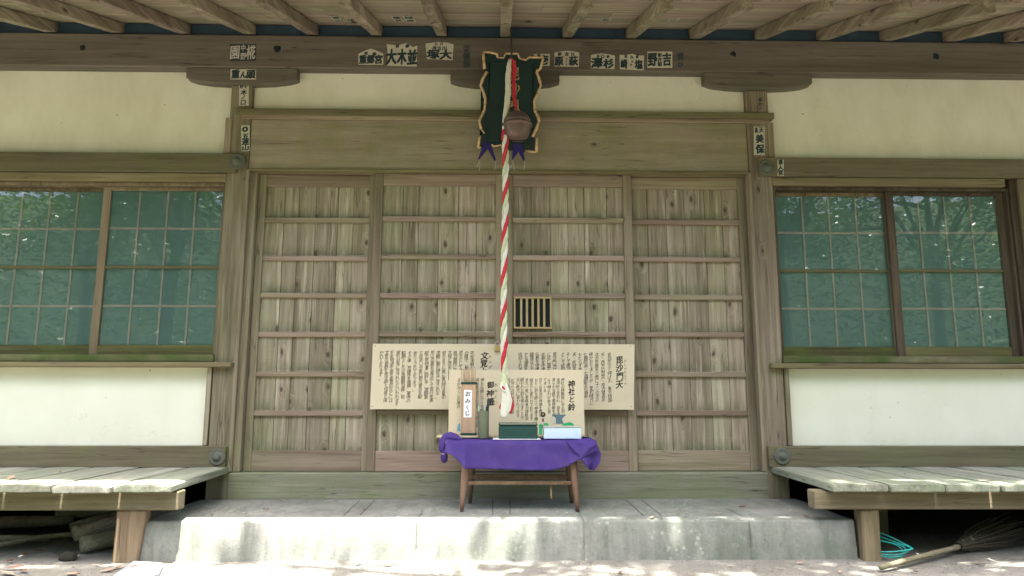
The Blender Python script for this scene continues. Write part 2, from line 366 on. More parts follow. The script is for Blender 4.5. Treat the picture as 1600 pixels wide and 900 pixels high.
def tube(bm, pts, radii, seg=8, mat=0, caps=True, flat=1.0):
    pts = [Vector(p) for p in pts]
    if isinstance(radii, (int, float)): radii = [radii]*len(pts)
    rings = []; up = Vector((0, 0, 1))
    for i, p in enumerate(pts):
        t = (pts[min(i+1, len(pts)-1)]-pts[max(i-1, 0)]).normalized()
        a = t.cross(up)
        if a.length < .05: a = t.cross(Vector((0, 1, 0)))
        a.normalize(); b = a.cross(t).normalized(); up = b
        rings.append([bm.verts.new(p+(a*math.cos(2*math.pi*k/seg)+b*flat*math.sin(2*math.pi*k/seg))*radii[i]) for k in range(seg)])
    fs = []
    for i in range(len(rings)-1):
        for k in range(seg):
            fs.append(bm.faces.new((rings[i][k], rings[i][(k+1) % seg], rings[i+1][(k+1) % seg], rings[i+1][k])))
    if caps:
        fs.append(bm.faces.new(rings[0][::-1])); fs.append(bm.faces.new(rings[-1]))
    for f in fs: f.material_index = mat; f.smooth = True
    bmesh.ops.recalc_face_normals(bm, faces=fs)

def lathe(bm, prof, c, axis='Z', seg=24, mat=0):
    c = Vector(c); rings = []
    for r, h in prof:
        ring = []
        for k in range(seg):
            a = 2*math.pi*k/seg; p = (r*math.cos(a), r*math.sin(a), h)
            if axis == 'Y': p = (p[0], h, p[1])
            if axis == 'X': p = (h, p[0], p[1])
            ring.append(bm.verts.new(c+Vector(p)))
        rings.append(ring)
    fs = []
    for i in range(len(rings)-1):
        for k in range(seg): fs.append(bm.faces.new((rings[i][k], rings[i][(k+1) % seg], rings[i+1][(k+1) % seg], rings[i+1][k])))
    fs.append(bm.faces.new(rings[0])); fs.append(bm.faces.new(rings[-1]))
    for f in fs: f.material_index = mat; f.smooth = True
    bmesh.ops.recalc_face_normals(bm, faces=fs)

def B(): return bmesh.new()
def mesh(name, bm, mats):
    me = bpy.data.meshes.new(name); bm.to_mesh(me); bm.free()
    for m in (mats if isinstance(mats, (list, tuple)) else [mats]): me.materials.append(M[m])
    return me
def obj(name, bm, mats):
    o = bpy.data.objects.new(name, mesh(name, bm, mats)); COL.objects.link(o); return o
def tag(o, label, cat, group=None):
    o['label'] = label; o['category'] = cat
    if group: o['group'] = group
    return o
def thing(name, loc, label, cat, group=None):
    o = bpy.data.objects.new(name, None); COL.objects.link(o); o.location = loc; o.empty_display_size = .05
    return tag(o, label, cat, group)
def single(name, bm, mats, label, cat, group=None):
    """a one-mesh thing: origin moved to the middle of its base"""
    xs = [v.co.copy() for v in bm.verts]
    c = Vector(((min(p.x for p in xs)+max(p.x for p in xs))/2, (min(p.y for p in xs)+max(p.y for p in xs))/2, min(p.z for p in xs)))
    for v in bm.verts: v.co -= c
    o = obj(name, bm, mats); o.location = c
    return tag(o, label, cat, group)
def part(name, bm, mats, parent, label=None):
    """child of a thing or of a part; vertices given in world coordinates"""
    top = parent
    while top.parent is not None: top = top.parent
    L = Vector(top.location)
    for v in bm.verts: v.co -= L
    me = mesh(name, bm, mats); o = bpy.data.objects.new(name, me); COL.objects.link(o); o.parent = parent
    if label: o['label'] = label
    return o

# ---------------------------------------------------------------- lettering
GL = {}
def prepare(chars):
    obs = []
    for ch in sorted({c[0] for c in chars}):
        if ch in GL or ch in ' 　': continue
        cu = bpy.data.curves.new('g', 'FONT'); cu.body = ch; cu.resolution_u = 2
        o = bpy.data.objects.new('g', cu); COL.objects.link(o); obs.append((ch, o))
    bpy.context.view_layer.update(); dg = bpy.context.evaluated_depsgraph_get()
    for ch, o in obs:
        m = bpy.data.meshes.new_from_object(o.evaluated_get(dg))
        GL[ch] = ([(v.co.x, v.co.y) for v in m.vertices], [tuple(p.vertices) for p in m.polygons])
        bpy.data.meshes.remove(m)
    for ch, o in obs:
        cu = o.data; bpy.data.objects.remove(o); bpy.data.curves.remove(cu)
def put(bm, ch, cx, cz, w_, h_, Y, off=0.0, mat=0, brush=.10, tilt=0.0, frame=None):
    if ch in ' 　': return
    st = random.getstate(); n = 0
    for dx, dz in (((0, 0),) if off <= 0 else ((-1, -.6), (1, -.6), (-1, .6), (1, .6), (0, 0))):
        random.setstate(st)
        put1(bm, ch, cx+dx*off*w_, cz+dz*off*h_, w_, h_, Y-n*.00012, mat, brush, tilt, frame); n += 1
def put1(bm, ch, cx, cz, w_, h_, Y, mat, brush, tilt, frame):
    vs_, fs = GL[ch]
    s1, s2, s3 = random.uniform(-50, 50), random.uniform(-50, 50), random.uniform(.92, 1.06)
    out = []
    for x, y in vs_:
        x -= .5; y -= .36
        x *= s3
        x2 = x + brush*.35*y + brush*.30*mnoise.noise((x*2.2+s1, y*2.2, 0))
        y2 = y + brush*1.1*x + brush*.30*mnoise.noise((x*2.2, y*2.2+s2, 3))
        ca, sa = math.cos(tilt), math.sin(tilt)
        x2, y2 = x2*ca-y2*sa, x2*sa+y2*ca
        p = Vector((cx+x2*w_, Y, cz+y2*h_))
        out.append(bm.verts.new(frame(p) if frame else p))
    for f in fs:
        try:
            q = bm.faces.new([out[i] for i in f]); q.material_index = mat
        except ValueError: pass
def columns(bm, cols, Y, off, size, brush=.12, mat=0):
    """cols: (x, z_top, pitch, text)"""
    for x, z, pitch, s in cols:
        for i, ch in enumerate(s):
            put(bm, ch, x+random.uniform(-.06, .06)*size, z-pitch*(i+.5), size*random.uniform(.92, 1.1), size*random.uniform(.92, 1.1), Y, off, mat, brush)

# ================================================================ SETTING: ground
bm = B()
gx = [-400, -120, -40, -16]+[-8+i*.25 for i in range(65)]+[16, 40, 120, 400]
gy = [-400, -120, -40, -16, -9, -7, -6, -5]+[-4.5+i*.12 for i in range(58)]+[4, 12, 40, 120, 400]
grid = []
for x in gx:
    row = []
    for y in gy:
        z = GZ
        if abs(x) < 8.1 and -4.6 < y < 2.6:
            z += .010*mnoise.noise((x*2.3, y*2.3, 1))+.005*mnoise.noise((x*8, y*8, 4))-.004
        row.append(bm.verts.new((x, y, z)))
    grid.append(row)
for i in range(len(gx)-1):
    for j in range(len(gy)-1):
        f = bm.faces.new((grid[i][j], grid[i+1][j], grid[i+1][j+1], grid[i][j+1])); f.smooth = True
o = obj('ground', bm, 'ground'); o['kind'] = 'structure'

# ================================================================ THE HALL
hall = thing('shrine_hall', (0, 1.0, GZ), 'weathered wooden shrine hall with cream plaster panels and plank sliding doors', 'building')
XL, XR = -1.80, 1.80              # inner faces of the two middle posts
PO = 1.965                        # outer faces

# main beam under the eave
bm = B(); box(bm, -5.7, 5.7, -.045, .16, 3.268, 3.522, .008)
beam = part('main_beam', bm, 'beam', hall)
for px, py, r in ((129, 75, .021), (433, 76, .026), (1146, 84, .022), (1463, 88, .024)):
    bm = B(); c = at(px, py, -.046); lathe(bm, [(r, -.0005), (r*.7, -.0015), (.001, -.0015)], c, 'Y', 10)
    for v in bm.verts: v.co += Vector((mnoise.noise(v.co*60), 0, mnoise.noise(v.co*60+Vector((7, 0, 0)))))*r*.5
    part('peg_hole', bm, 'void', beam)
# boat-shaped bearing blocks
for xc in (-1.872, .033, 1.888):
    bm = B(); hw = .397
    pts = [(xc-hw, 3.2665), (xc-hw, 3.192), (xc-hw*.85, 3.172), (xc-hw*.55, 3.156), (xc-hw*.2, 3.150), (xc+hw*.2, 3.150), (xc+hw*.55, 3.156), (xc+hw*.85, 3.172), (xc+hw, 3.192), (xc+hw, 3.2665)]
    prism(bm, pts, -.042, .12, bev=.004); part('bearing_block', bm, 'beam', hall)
# posts
for s in (-1, 1):
    bm = B()
    x0, x1 = (-PO+.012, XL) if s < 0 else (XL*-1, PO-.0)
    box(bm, x0, x1, -.002, .14, .20, 3.149, .006)
    p = part('post', bm, 'post', hall)
    bm = B()                                                       # slim battens beside the post face
    xe = -1.955 if s < 0 else 1.968
    box(bm, xe-.022, xe+.022, -.014, .05, 2.632, 2.898, .003)
    box(bm, s*1.797-.012, s*1.797+.012, -.012, .05, .418, 2.512, .003)
    part('batten', bm, 'door_v', p)
for s in (-1, 1):                                                  # posts further out
    for x in (5.5,):
        bm = B(); box(bm, s*x-.075, s*x+.075, .001, .14, GZ-.02, 3.262, .006); part('post', bm, 'post', hall)
# plaster
def wall(x0, x1, z0, z1, y=.045):
    bm = B(); box(bm, x0, x1, y, y+.05, z0, z1, 0); part('plaster_wall', bm, 'plaster', hall)
wall(-5.42, -1.90, 2.60, 3.30); wall(1.92, 5.42, 2.60, 3.30)
wall(-1.83, 1.83, 2.93, 3.30, .040)
wall(-3.809, -1.90, .56, 1.16); wall(1.93, 3.809, .56, 1.16)
for s in (-1, 1): wall(min(s*3.81, s*5.42), max(s*3.81, s*5.42), .56, 2.62)
# wall beams beside the doors (upper, sill level, floor level) with their round nail covers
for s in (-1, 1):
    xi = 1.858
    def bx(name, xa, xb, ya, yb, za, zb, mat, bev=.004, par=hall):
        bm = B(); box(bm, min(s*xa, s*xb), max(s*xa, s*xb), ya, yb, za, zb, bev); return part(name, bm, mat, par)
    xi = 1.872 if s < 0 else 1.862
    bx('wall_beam', xi, 5.6, -.030, .10, 2.487, 2.626, 'rail_beam')
    bx('window_head', 1.946 if s < 0 else 1.962, 3.66, -.012, .10, 2.424, 2.484, 'lintel')
    bx('window_sill', 1.815 if s < 0 else 1.868, 3.80, -.055, .10, 1.112, 1.146, 'lintel', .005)
    bx('sill_track', 1.950 if s < 0 else 1.966, 3.66, -.020, .10, 1.149, 1.198, 'sill', .004)
    bx('floor_beam', 1.822, 5.6, -.034, .10, .449, .587, 'rail_beam')
    bx('corner_board', 1.962 if s < 0 else 1.971, 1.992 if s < 0 else 2.003, -.006, .04, .590, 1.109, 'post', .003)
    bx('window_jamb', 3.70, 3.745, .004, .10, 1.199, 2.484, 'sash_dark', .004); bx('window_jamb', 3.748, 3.80, -.014, .10, 1.149, 2.484, 'sash', .004)
for px, py, y, r in ((371, 252, -.031, .058), (1197, 262, -.031, .058), (340, 714, -.035, .056), (1222, 713, -.035, .056)):
    c = at(px, py, y); bm = B()
    lathe(bm, [(r, 0), (r, -.006), (r*.88, -.012), (r*.80, -.010), (r*.45, -.011), (r*.36, -.020), (r*.30, -.026), (r*.12, -.029), (.002, -.029)], c, 'Y', 28)
    part('nail_cover', bm, 'bronze', hall)
# lintel, frieze board, plinth
bm = B(); box(bm, -1.905, 2.000, -.020, .06, 2.924, 2.970, .004); lt = part('lintel', bm, 'rail_beam', hall)
bm = B(); box(bm, -1.862, 1.965, -.012, .06, 2.8935, 2.9235, .003); part('moulding', bm, 'door_h', lt)
bm = B(); box(bm, XL+.004, -XL-.004, .004, .03, 2.524, 2.892, .002); part('frieze_board', bm, 'board', hall)
bm = B(); box(bm, -1.799, 1.80, -.012, .1, 2.506, 2.523, .003); part('door_head', bm, 'lintel', hall)
bm = B(); box(bm, -1.808, 1.82, -.006, .12, .222, .412, .006); part('plinth', bm, 'plinth', hall)
bm = B()
box(bm, -1.797, -1.742, .020, .12, .414, 2.505, .004)
part('door_jamb', bm, 'door_v', hall)

# sliding doors
RAILS = [(2.152, 2.189), (1.876, 1.910), (1.601, 1.636), (1.331, 1.365), (1.055, 1.090), (.788, .823)]
def door(x0, x1, y, sl, sr, label=None):
    bm = B()
    box(bm, x0, x0+sl, y, y+.034, .414, 2.505, .003, mat=0)
    box(bm, x1-sr, x1, y, y+.034, .414, 2.505, .003, mat=0)
    box(bm, x0+sl+.0005, x1-sr-.0005, y+.003, y+.032, 2.418, 2.504, .003, mat=1)
    box(bm, x0+sl+.0005, x1-sr-.0005, y+.003, y+.032, .4145, .551, .003, mat=1)
    for a, b in RAILS:
        e = random.uniform(-.004, .004)
        box(bm, x0+sl+.0005, x1-sr-.0005, y+.005, y+.030, a+e, b+e, .003, .0012, mat=1)
    d = part('sliding_door', bm, ['door_v', 'door_h'], hall, label)
    bm = B(); n = 6; xs = [x0+sl-.006]
    wdt = (x1-sr-x0-sl+.012)
    cuts = sorted(random.uniform(-.018, .018)+wdt*(i+1)/n for i in range(n-1))
    ed = [x0+sl-.006]+[x0+sl-.006+c for c in cuts]+[x1-sr+.006]
    for i in range(n):
        yy = y+.027+random.uniform(-.0015, .0015)
        box(bm, ed[i]+.0012, ed[i+1]-.0012, yy, yy+.012, .54, 2.43, .0022)
    part('plank_panel', bm, 'door_plank', d)
    return d
door(-1.740, -.880, .072, .052, .06)
door(-.902, .028, .030, .062, .057)
d3 = door(.030, .946, .030, .062, .060, 'sliding door with a small barred vent')
door(.900, 1.799, .072, .055, .065)
# barred vent let into the third door
v0 = at(803, 463.5, .028); v1 = at(862, 513.5, .028)
bm = B(); X0, X1, Z0, Z1 = v0.x, v1.x, v1.z, v0.z
box(bm, X0, X1, .026, .052, Z1-.012, Z1, .001); box(bm, X0, X1, .026, .052, Z0, Z0+.012, .001)
box(bm, X0, X0+.011, .0265, .0515, Z0+.0125, Z1-.0125, .001); box(bm, X1-.011, X1, .0265, .0515, Z0+.0125, Z1-.0125, .001)
for i in range(5):
    xc = X0+.011+(X1-X0-.022)*(i+1)/6; box(bm, xc-.0078, xc+.0078, .030, .046, Z0+.0125, Z1-.0125, .001)
vent = part('barred_vent', bm, 'vent_bar', d3)
bm = B(); box(bm, X0+.01, X1-.01, .0505, .0525, Z0+.011, Z1-.011, 0); part('opening', bm, 'void', vent)

# windows: two sliding sashes each, lattice and screen behind the glass
def window(s):
    bm = B(); xa, xb = (1.950 if s < 0 else 1.968), 3.698
    def put_(bm, a, b, y0, y1, z0, z1, bev=.002): box(bm, min(s*a, s*b), max(s*a, s*b), y0, y1, z0, z1, bev)
    put_(bm, xa, xa+.022, .02, .12, 1.20, 2.422); put_(bm, xb-.02, xb, .02, .12, 1.20, 2.422)
    put_(bm, xa+.0225, xb-.0205, .02, .12, 2.40, 2.421)
    wdw = part('window', bm, 'sash' if s < 0 else 'sash_dark', hall)
    mid = 2.808 if s < 0 else 2.838
    # (outer edge near the post .. ), front sash is the one at the frame's outer side on the right
    for k, (a, b) in enumerate(((xa+.023, mid+.028), (mid-.028, xb-.021))):
        y = (.052, .080)[k] if s < 0 else (.080, .052)[k]
        m0 = 'sash_dark' if (s > 0 and k == 1) else 'sash'
        bm = B()
        st = .030 if (s < 0 and k == 0) else .052
        l_, r_ = (.014, .056) if k == 0 else (.056, .05)
        put_(bm, a, a+l_, y, y+.024, 1.199, 2.399); put_(bm, b-r_, b, y, y+.024, 1.199, 2.399)
        put_(bm, a+l_, b-r_, y+.001, y+.023, 2.372, 2.3985)
        sash = part('sash', bm, m0, wdw)
        bm = B(); put_(bm, a+l_+.0005, b-r_-.0005, y+.0015, y+.0225, 1.1995, 1.268); part('sash_base', bm, 'sash_base', wdw)
        bm = B(); put_(bm, a+l_+.0005, b-r_-.0005, y+.003, y+.021, 1.806, 1.826); part('middle_bar', bm, 'midrail', wdw)
        ga, gb = a+l_+.0005, b-r_-.0005
        bm = B(); put_(bm, ga, gb, y+.010, y+.0125, 1.2685, 1.8055, 0); put_(bm, ga, gb, y+.010, y+.0125, 1.8265, 2.3715, 0)
        part('glass_pane', bm, 'glass', wdw)
        bm = B(); wd = (gb-ga)
        for i in (1, 2, 3):
            xm = ga+wd*i/4+random.uniform(-.004, .004); put_(bm, xm-.006, xm+.006, y+.0150, y+.0185, 1.27, 2.37, 0)
        for zm in (1.542, 2.098): put_(bm, ga, gb, y+.0187, y+.0215, zm-.008, zm+.008, 0)
        part('lattice', bm, 'muntin', wdw)
        bm = B(); put_(bm, a+.004, b-.004, y+.0222, y+.0245, 1.22, 2.385, 0); part('screen', bm, 'screen', wdw)
window(-1); window(1)

# eave: rafters, soffit boards, edge board, roof
SL = .362
RX_ = [-4.24, -3.77, -3.288, -2.804, -2.319, -1.842, -1.382, -.910, -.433, .036, .493, .965, 1.439, 1.929, 2.397, 2.876, 3.355, 3.822, 4.29]
for i, x in enumerate(RX_):
    bm = B(); n = 10; hw = .036; ht = .082; y0, y1 = -1.055+random.uniform(-.02, .02), .55
    rows = []
    tw = random.uniform(-.012, .012)
    for j in range(n+1):
        y = y0+(y1-y0)*j/n; zb = 3.530+SL*(y+.04)
        er = max(0, 1-j/3.0)
        ring = []
        for (dx, dz) in ((-hw, 0), (hw, 0), (hw, ht), (-hw, ht)):
            nz = mnoise.noise((x*7+dx*30, y*4, dz*40))
            ring.append(bm.verts.new((x+dx+tw*(y+.04)*.6+nz*.004+nz*er*.007, y, zb+dz+nz*.003+(abs(nz)*er*.016 if dz == 0 else 0))))
        rows.append(ring)
    for j in range(n):
        for k in range(4): bm.faces.new((rows[j][k], rows[j][(k+1) % 4], rows[j+1][(k+1) % 4], rows[j+1][k]))
    bm.faces.new(rows[0]); bm.faces.new(rows[-1][::-1]); bmesh.ops.recalc_face_normals(bm, faces=bm.faces[:])
    bmesh.ops.bevel(bm, geom=[e for e in bm.edges if abs((e.verts[0].co-e.verts[1].co).normalized().y) > .9], offset=.004, segments=1, affect='EDGES')
    part('rafter', bm, 'rafter', hall)
def slope_box(bm, x0, x1, y0, y1, t0, t1, bev=0, base=3.530):
    v = []
    for x in (x0, x1):
        for y in (y0, y1):
            for t in (t0, t1): v.append(bm.verts.new((x, y, base+SL*(y+.04)+t)))
    for f in ((0, 1, 3, 2), (4, 6, 7, 5), (0, 4, 5, 1), (2, 3, 7, 6), (0, 2, 6, 4), (1, 5, 7, 3)): bm.faces.new([v[i] for i in f])
bm = B(); y = -.985
while y < .9:
    wd = random.uniform(.10, .16); x = -5.9
    while x < 5.9:
        L = random.choice((1.9, 2.37, 2.84)); x2 = min(5.9, x+L)
        e = random.uniform(-.002, .002); slope_box(bm, x+.001, x2-.001, y+.0012, y+wd-.0012, .086+e, .10+e)
        x = x2
    y += wd
bmesh.ops.recalc_face_normals(bm, faces=bm.faces[:]); part('soffit', bm, 'soffit', hall)
bm = B(); slope_box(bm, -5.95, 5.95, -1.04, -.987, .070, .125); bmesh.ops.recalc_face_normals(bm, faces=bm.faces[:])
part('edge_board', bm, 'rafter', hall)
bm = B()
slope_box(bm, -6.2, 6.2, -1.37, 3.0, .127, .24)
bmesh.ops.recalc_face_normals(bm, faces=bm.faces[:]); part('roof', bm, 'roof', hall)
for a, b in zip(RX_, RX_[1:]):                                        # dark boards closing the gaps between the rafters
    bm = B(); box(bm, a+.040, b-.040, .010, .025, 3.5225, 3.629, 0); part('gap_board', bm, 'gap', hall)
# closed shell behind the front, dark crawl space below the floor
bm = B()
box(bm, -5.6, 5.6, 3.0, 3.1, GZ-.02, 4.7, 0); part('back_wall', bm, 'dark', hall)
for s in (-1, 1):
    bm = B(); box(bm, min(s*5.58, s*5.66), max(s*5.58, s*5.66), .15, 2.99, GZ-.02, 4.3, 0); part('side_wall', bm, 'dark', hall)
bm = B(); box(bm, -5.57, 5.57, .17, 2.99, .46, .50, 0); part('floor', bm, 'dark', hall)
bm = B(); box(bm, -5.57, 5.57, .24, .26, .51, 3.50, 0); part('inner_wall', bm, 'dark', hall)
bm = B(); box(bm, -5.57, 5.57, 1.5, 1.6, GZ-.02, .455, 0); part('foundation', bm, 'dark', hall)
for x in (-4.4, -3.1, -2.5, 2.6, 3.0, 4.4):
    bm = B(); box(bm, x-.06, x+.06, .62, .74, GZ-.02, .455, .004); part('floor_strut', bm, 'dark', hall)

# ---------------------------------------------------------------- pilgrims' paper name slips pasted to the hall
SLIPS = []      # (pixel outline, plane, paper?, glyph list [(ch, px, py, w, h)], label)
def rect(x0, y0, x1, y1): return [(x0, y1), (x1, y1), (x1, y0), (x0, y0)]
def house(x0, y0, x1, y1, sh, peak): return [(x0, y1), (x1, y1), (x1, y0+sh), ((x0+x1)/2+(x1-x0)*.2, y0+peak*.5), ((x0+x1)/2, y0), ((x0+x1)/2-(x1-x0)*.2, y0+peak*.5), (x0, y0+sh)]
YB = -.0465
SLIPS += [
 (rect(359, 69, 400, 95), YB, 'navy', [('園', 367, 82, 17, 23), ('中', 380, 75, 8, 11), ('野', 380, 88, 9, 12), ('椛', 392, 82, 15, 24)], 'dark paper slip with white lettering on the main beam'),
 (rect(360, 108, 400, 124), -.0435, 'paper', [('重', 368, 116, 14, 15), ('ん', 380.5, 117, 11, 12), ('頭', 392, 116, 14, 15)], 'cream paper slip with three bold characters on the bearing block'),
 (rect(373.5, 129, 388.5, 165), -.0035, 'paper', [('中', 384, 135, 6, 7), ('野', 377.5, 135, 6, 7), ('木', 381, 144, 10, 9), ('ノ', 380, 152, 8, 8), ('口', 380, 160, 9, 9)], 'narrow cream slip on the post above the lintel'),
 (rect(377, 196, 390, 236), -.0035, 'paper', [('◎', 383.5, 202, 10, 10), ('五', 383.5, 213, 11, 10), ('連', 383.5, 222, 11, 10), ('山', 383.5, 231, 11, 9)], 'narrow cream slip with a ring mark on the post'),
 (house(560, 76, 599, 101, 8, 5), YB, 'paper', [('拝', 572, 83.5, 6, 6), ('参', 585, 84.5, 7, 6), ('重', 567, 93, 13, 15), ('郷', 579, 93, 12, 15), ('宮', 591.5, 93, 13, 15)], 'house shaped paper slip with three bold characters'),
 ([(605, 102.5), (651, 104), (652, 71), (645, 74), (640, 70), (634, 67.5), (629, 69), (621, 71), (614, 70), (604, 69), (605, 75), (606, 88)], YB, 'paper', [('拝', 621, 72.5, 6, 6), ('参', 636.5, 72, 7, 6), ('大', 611.5, 89, 16, 26), ('木', 628, 89, 16, 26), ('並', 644, 90, 16, 26)], 'large torn paper slip with three tall characters'),
 ([(667, 92), (707, 94), (709, 69), (698, 66.5), (684, 65.5), (665, 68)], YB, 'paper', [('江', 682, 68.8, 5, 5), ('戸', 690, 69, 5, 5), ('舟', 679, 75, 7, 6), ('古', 686.5, 75.5, 7, 6), ('川', 694.5, 75.5, 8, 7), ('塚', 677, 85, 19, 16), ('大', 696.5, 85.5, 19, 16)], 'arched paper slip with two bold characters'),
 (None, YB, 'ink_faded', [('山', 729, 73, 10, 6), ('本', 729, 79, 9, 6), ('優', 729, 88, 11, 12), ('保', 729, 100, 11, 13)], 'faded dark lettering left by a slip beside the plaque'),
 (rect(834, 84, 859, 103), YB, 'paper', [('壱', 850, 94, 15, 16), ('参', 842, 86.5, 5, 5)], 'paper slip half hidden behind the plaque'),
 ([(866, 103.5), (904.5, 104.5), (905, 82), (895, 80), (885, 79.2), (875, 80.5), (866.5, 82)], YB, 'paper', [('那', 874.5, 84.5, 6, 6), ('☆', 885.5, 84.5, 8, 8), ('比', 895, 84.5, 6, 6), ('原', 873.5, 95.5, 14, 16), ('萩', 896, 95.5, 14, 16), ('さ', 885.5, 92, 4, 4), ('く', 885, 96.5, 4, 4), ('り', 885, 101, 4, 4)], 'paper slip with a star mark between its small characters'),
 ([(923, 106.5), (960, 108), (961, 87), (950, 84.5), (940, 83.5), (930, 84.5), (923.5, 86)], YB, 'paper', [('拝', 934.5, 88, 5, 5), ('○', 942, 88, 7, 7), ('参', 950, 88.5, 5, 5), ('澤', 932.5, 98.5, 18, 17), ('杉', 951, 99.5, 17, 16)], 'paper slip with two wide bold characters below a ring'),
 ([(968.5, 108), (1005.5, 110), (1006.5, 86.5), (997, 87), (988, 84), (978, 86), (968, 85.5)], YB, 'paper', [('拝', 978, 88.5, 5, 5), ('△', 987, 89, 6, 6), ('参', 995.5, 89, 5, 5), ('崎', 975, 100, 11, 16), ('塩', 998, 101, 13, 16), ('は', 988, 96, 4, 4), ('る', 986, 101, 4, 4)], 'paper slip with torn top and two narrow characters'),
 (rect(1011.5, 80.5, 1050.5, 106), YB, 'paper', [('野', 1019.5, 93, 15, 23), ('新', 1031, 86, 7, 7), ('井', 1031, 93, 7, 7), ('組', 1031, 100, 7, 8), ('吉', 1042, 93, 15, 22)], 'square cornered paper slip rightmost on the beam'),
 (None, YB, 'ink_faded', [('清', 1063, 88, 10, 12), ('ひ', 1063, 101, 10, 9)], 'faint faded lettering at the right end of the row'),
 (None, -.0035, 'ink_faded', [('那', 1188, 156, 6, 7), ('の', 1188, 163, 6, 6), ('ノ', 1188, 169, 6, 6)], 'tiny faded lettering high on the right post'),
 (rect(1178, 198, 1195, 242), -.0035, 'paper', [('天', 1189.5, 203, 8, 9), ('馬', 1181.8, 203.5, 6, 9), ('美', 1187, 217, 13, 14), ('保', 1187.5, 233, 14, 15)], 'tall cream slip with bold characters on the right post'),
 (rect(1215, 249.5, 1224.5, 275), -.0315, 'paper', [('喜', 1219.7, 253.5, 8, 8), ('人', 1219.7, 262, 9, 8), ('宮', 1219.7, 270, 9, 9)], 'small narrow slip on the wall beam end'),
]
prepare({(c, .03) for sl in SLIPS for c, *_ in sl[3]})
for outl, Y, mat, gs, lab in SLIPS:
    bm = B()
    if outl:
        pts = [at(px, py, Y) for px, py in outl]
        prism(bm, [(p.x, p.z) for p in pts], Y, Y+.0012, 0)
    ink = 1
    for ch, px, py, w_, h_ in gs:
        c = at(px, py, Y-.0006); k = .00441
        put(bm, ch, c.x, c.z, w_*k*1.06, h_*k*1.10, Y-.0006, .052 if mat != 'navy' else .018, ink if outl else 0, .05)
    mats = ['ink_faded'] if not outl else ([mat, 'ink'] if mat == 'paper' else ['ink', 'pale_ink'])
    part('name_slip', bm, mats, hall, lab)
# slips under the eave, pasted on the sloping boards
def soffit_frame(px, py):
    """where the sight line meets the soffit boards"""
    d = _f + RX*((px-800)/FPX) - RU*((py-450)/FPX)
    # z = 3.53 + SL*(y+.04) + .0835
    t = (3.530+SL*.04+.0825+SL*CAM.y-CAM.z)/(d.z-SL*d.y); return CAM+d*t
prepare({(c, .03) for c in '越渡橋本田山宮原松'})
for px, py, L, chs, faded in ((527, 30, .22, '渡田', 0), (552, 33, .18, '山本', 1), (621, 30, .20, '橋宮', 0), (640, 30, .24, '越原', 0), (826, 34, .12, '本', 1), (947, 31, .10, '松', 0), (1053, 31, .10, '山', 0)):
    c = soffit_frame(px, py); bm = B(); hw = .034
    ax = Vector((1, 0, 0)); ay = Vector((0, 1, SL)).normalized(); nrm = Vector((0, SL, -1)).normalized()
    cn = [c+ax*sx*hw+ay*sy*L/2 for sx, sy in ((-1, -1), (1, -1), (1, 1), (-1, 1))]
    if not faded:
        bv = [bm.verts.new(p) for p in cn]+[bm.verts.new(p-nrm*.0008) for p in cn]
        for f in ((0, 1, 2, 3), (7, 6, 5, 4), (0, 4, 5, 1), (1, 5, 6, 2), (2, 6, 7, 3), (3, 7, 4, 0)): bm.faces.new([bv[i] for i in f])
        bmesh.ops.recalc_face_normals(bm, faces=bm.faces[:])
    n = len(chs)
    for i, ch in enumerate(chs):
        oy = L/2-L*(i+.5)/n
        put(bm, ch, 0, 0, .058, .058*min(1.5, L/n/.07), 0, .03, 0 if faded else 1, .05, frame=lambda p, oy=oy: c+ax*p.x+ay*(-oy-p.z)*1+nrm*.0006)
    part('name_slip', bm, ['ink_faded'] if faded else ['paper', 'ink'], hall, 'slip pasted to the soffit boards' if not faded else 'faded lettering on the soffit boards')

# ================================================================ STEP AND BENCHES
bm = B()
def slab_profile(x0, x1):
    # one cast block with a worn front edge, made of segments along X
    n = max(2, int((x1-x0)/.025)); secs = []
    for i in range(n+1):
        x = x0+(x1-x0)*i/n
        e = .006*mnoise.noise((x*5, 1, 1))+.005*mnoise.noise((x*17, 2, 1))+.006*max(0, mnoise.noise((x*29, 7, 1))-.35)*-2
        secs.append([bm.verts.new(p) for p in ((x, -.012, DZ), (x, -.4, DZ+.002*mnoise.noise((x*3, 0, 0))), (x, -.775, DZ-.002+e*.5), (x, -.787, DZ-.006+e), (x, -.792+e*.6, DZ-.016), (x, -.800+e*.5, GZ+.06), (x, -.806+e, GZ-.03), (x, -.012, GZ-.03))])
    for i in range(n):
        for k in range(8): f = bm.faces.new((secs[i][k], secs[i][(k+1) % 8], secs[i+1][(k+1) % 8], secs[i+1][k])); f.smooth = k in (1, 2, 3, 4)
    bm.faces.new(secs[0]); bm.faces.new(secs[-1][::-1])
joints = [-1.975, -.455, .475, 1.405, 1.998]
for a, b in zip(joints, joints[1:]): slab_profile(a+.0007, b-.0007)
bmesh.ops.recalc_face_normals(bm, faces=bm.faces[:])
step = single('concrete_step', bm, 'concrete', 'long weathered concrete step in front of the plank doors', 'step')
for (ax_, ay_, bx_, by_) in ((562, 782, 537, 805), (586, 782, 562, 805), (770, 781, 770, 805), (797, 781, 797, 804), (977.5, 781, 1006, 806), (1002.5, 781, 1034, 806)):
    a = at(ax_, ay_, Z=DZ+.0022); b = at(bx_, by_, Z=DZ+.0022)
    a.z = b.z = DZ+.0030
    wv = .0022
    bm = B(); bm.faces.new([bm.verts.new(p) for p in (a+Vector((-wv, 0, 0)), b+Vector((-wv, 0, 0)), b+Vector((wv, 0, 0)), a+Vector((wv, 0, 0)))])
    part('joint_line', bm, 'void', step)
step_inv = Matrix.Translation(-step.location)

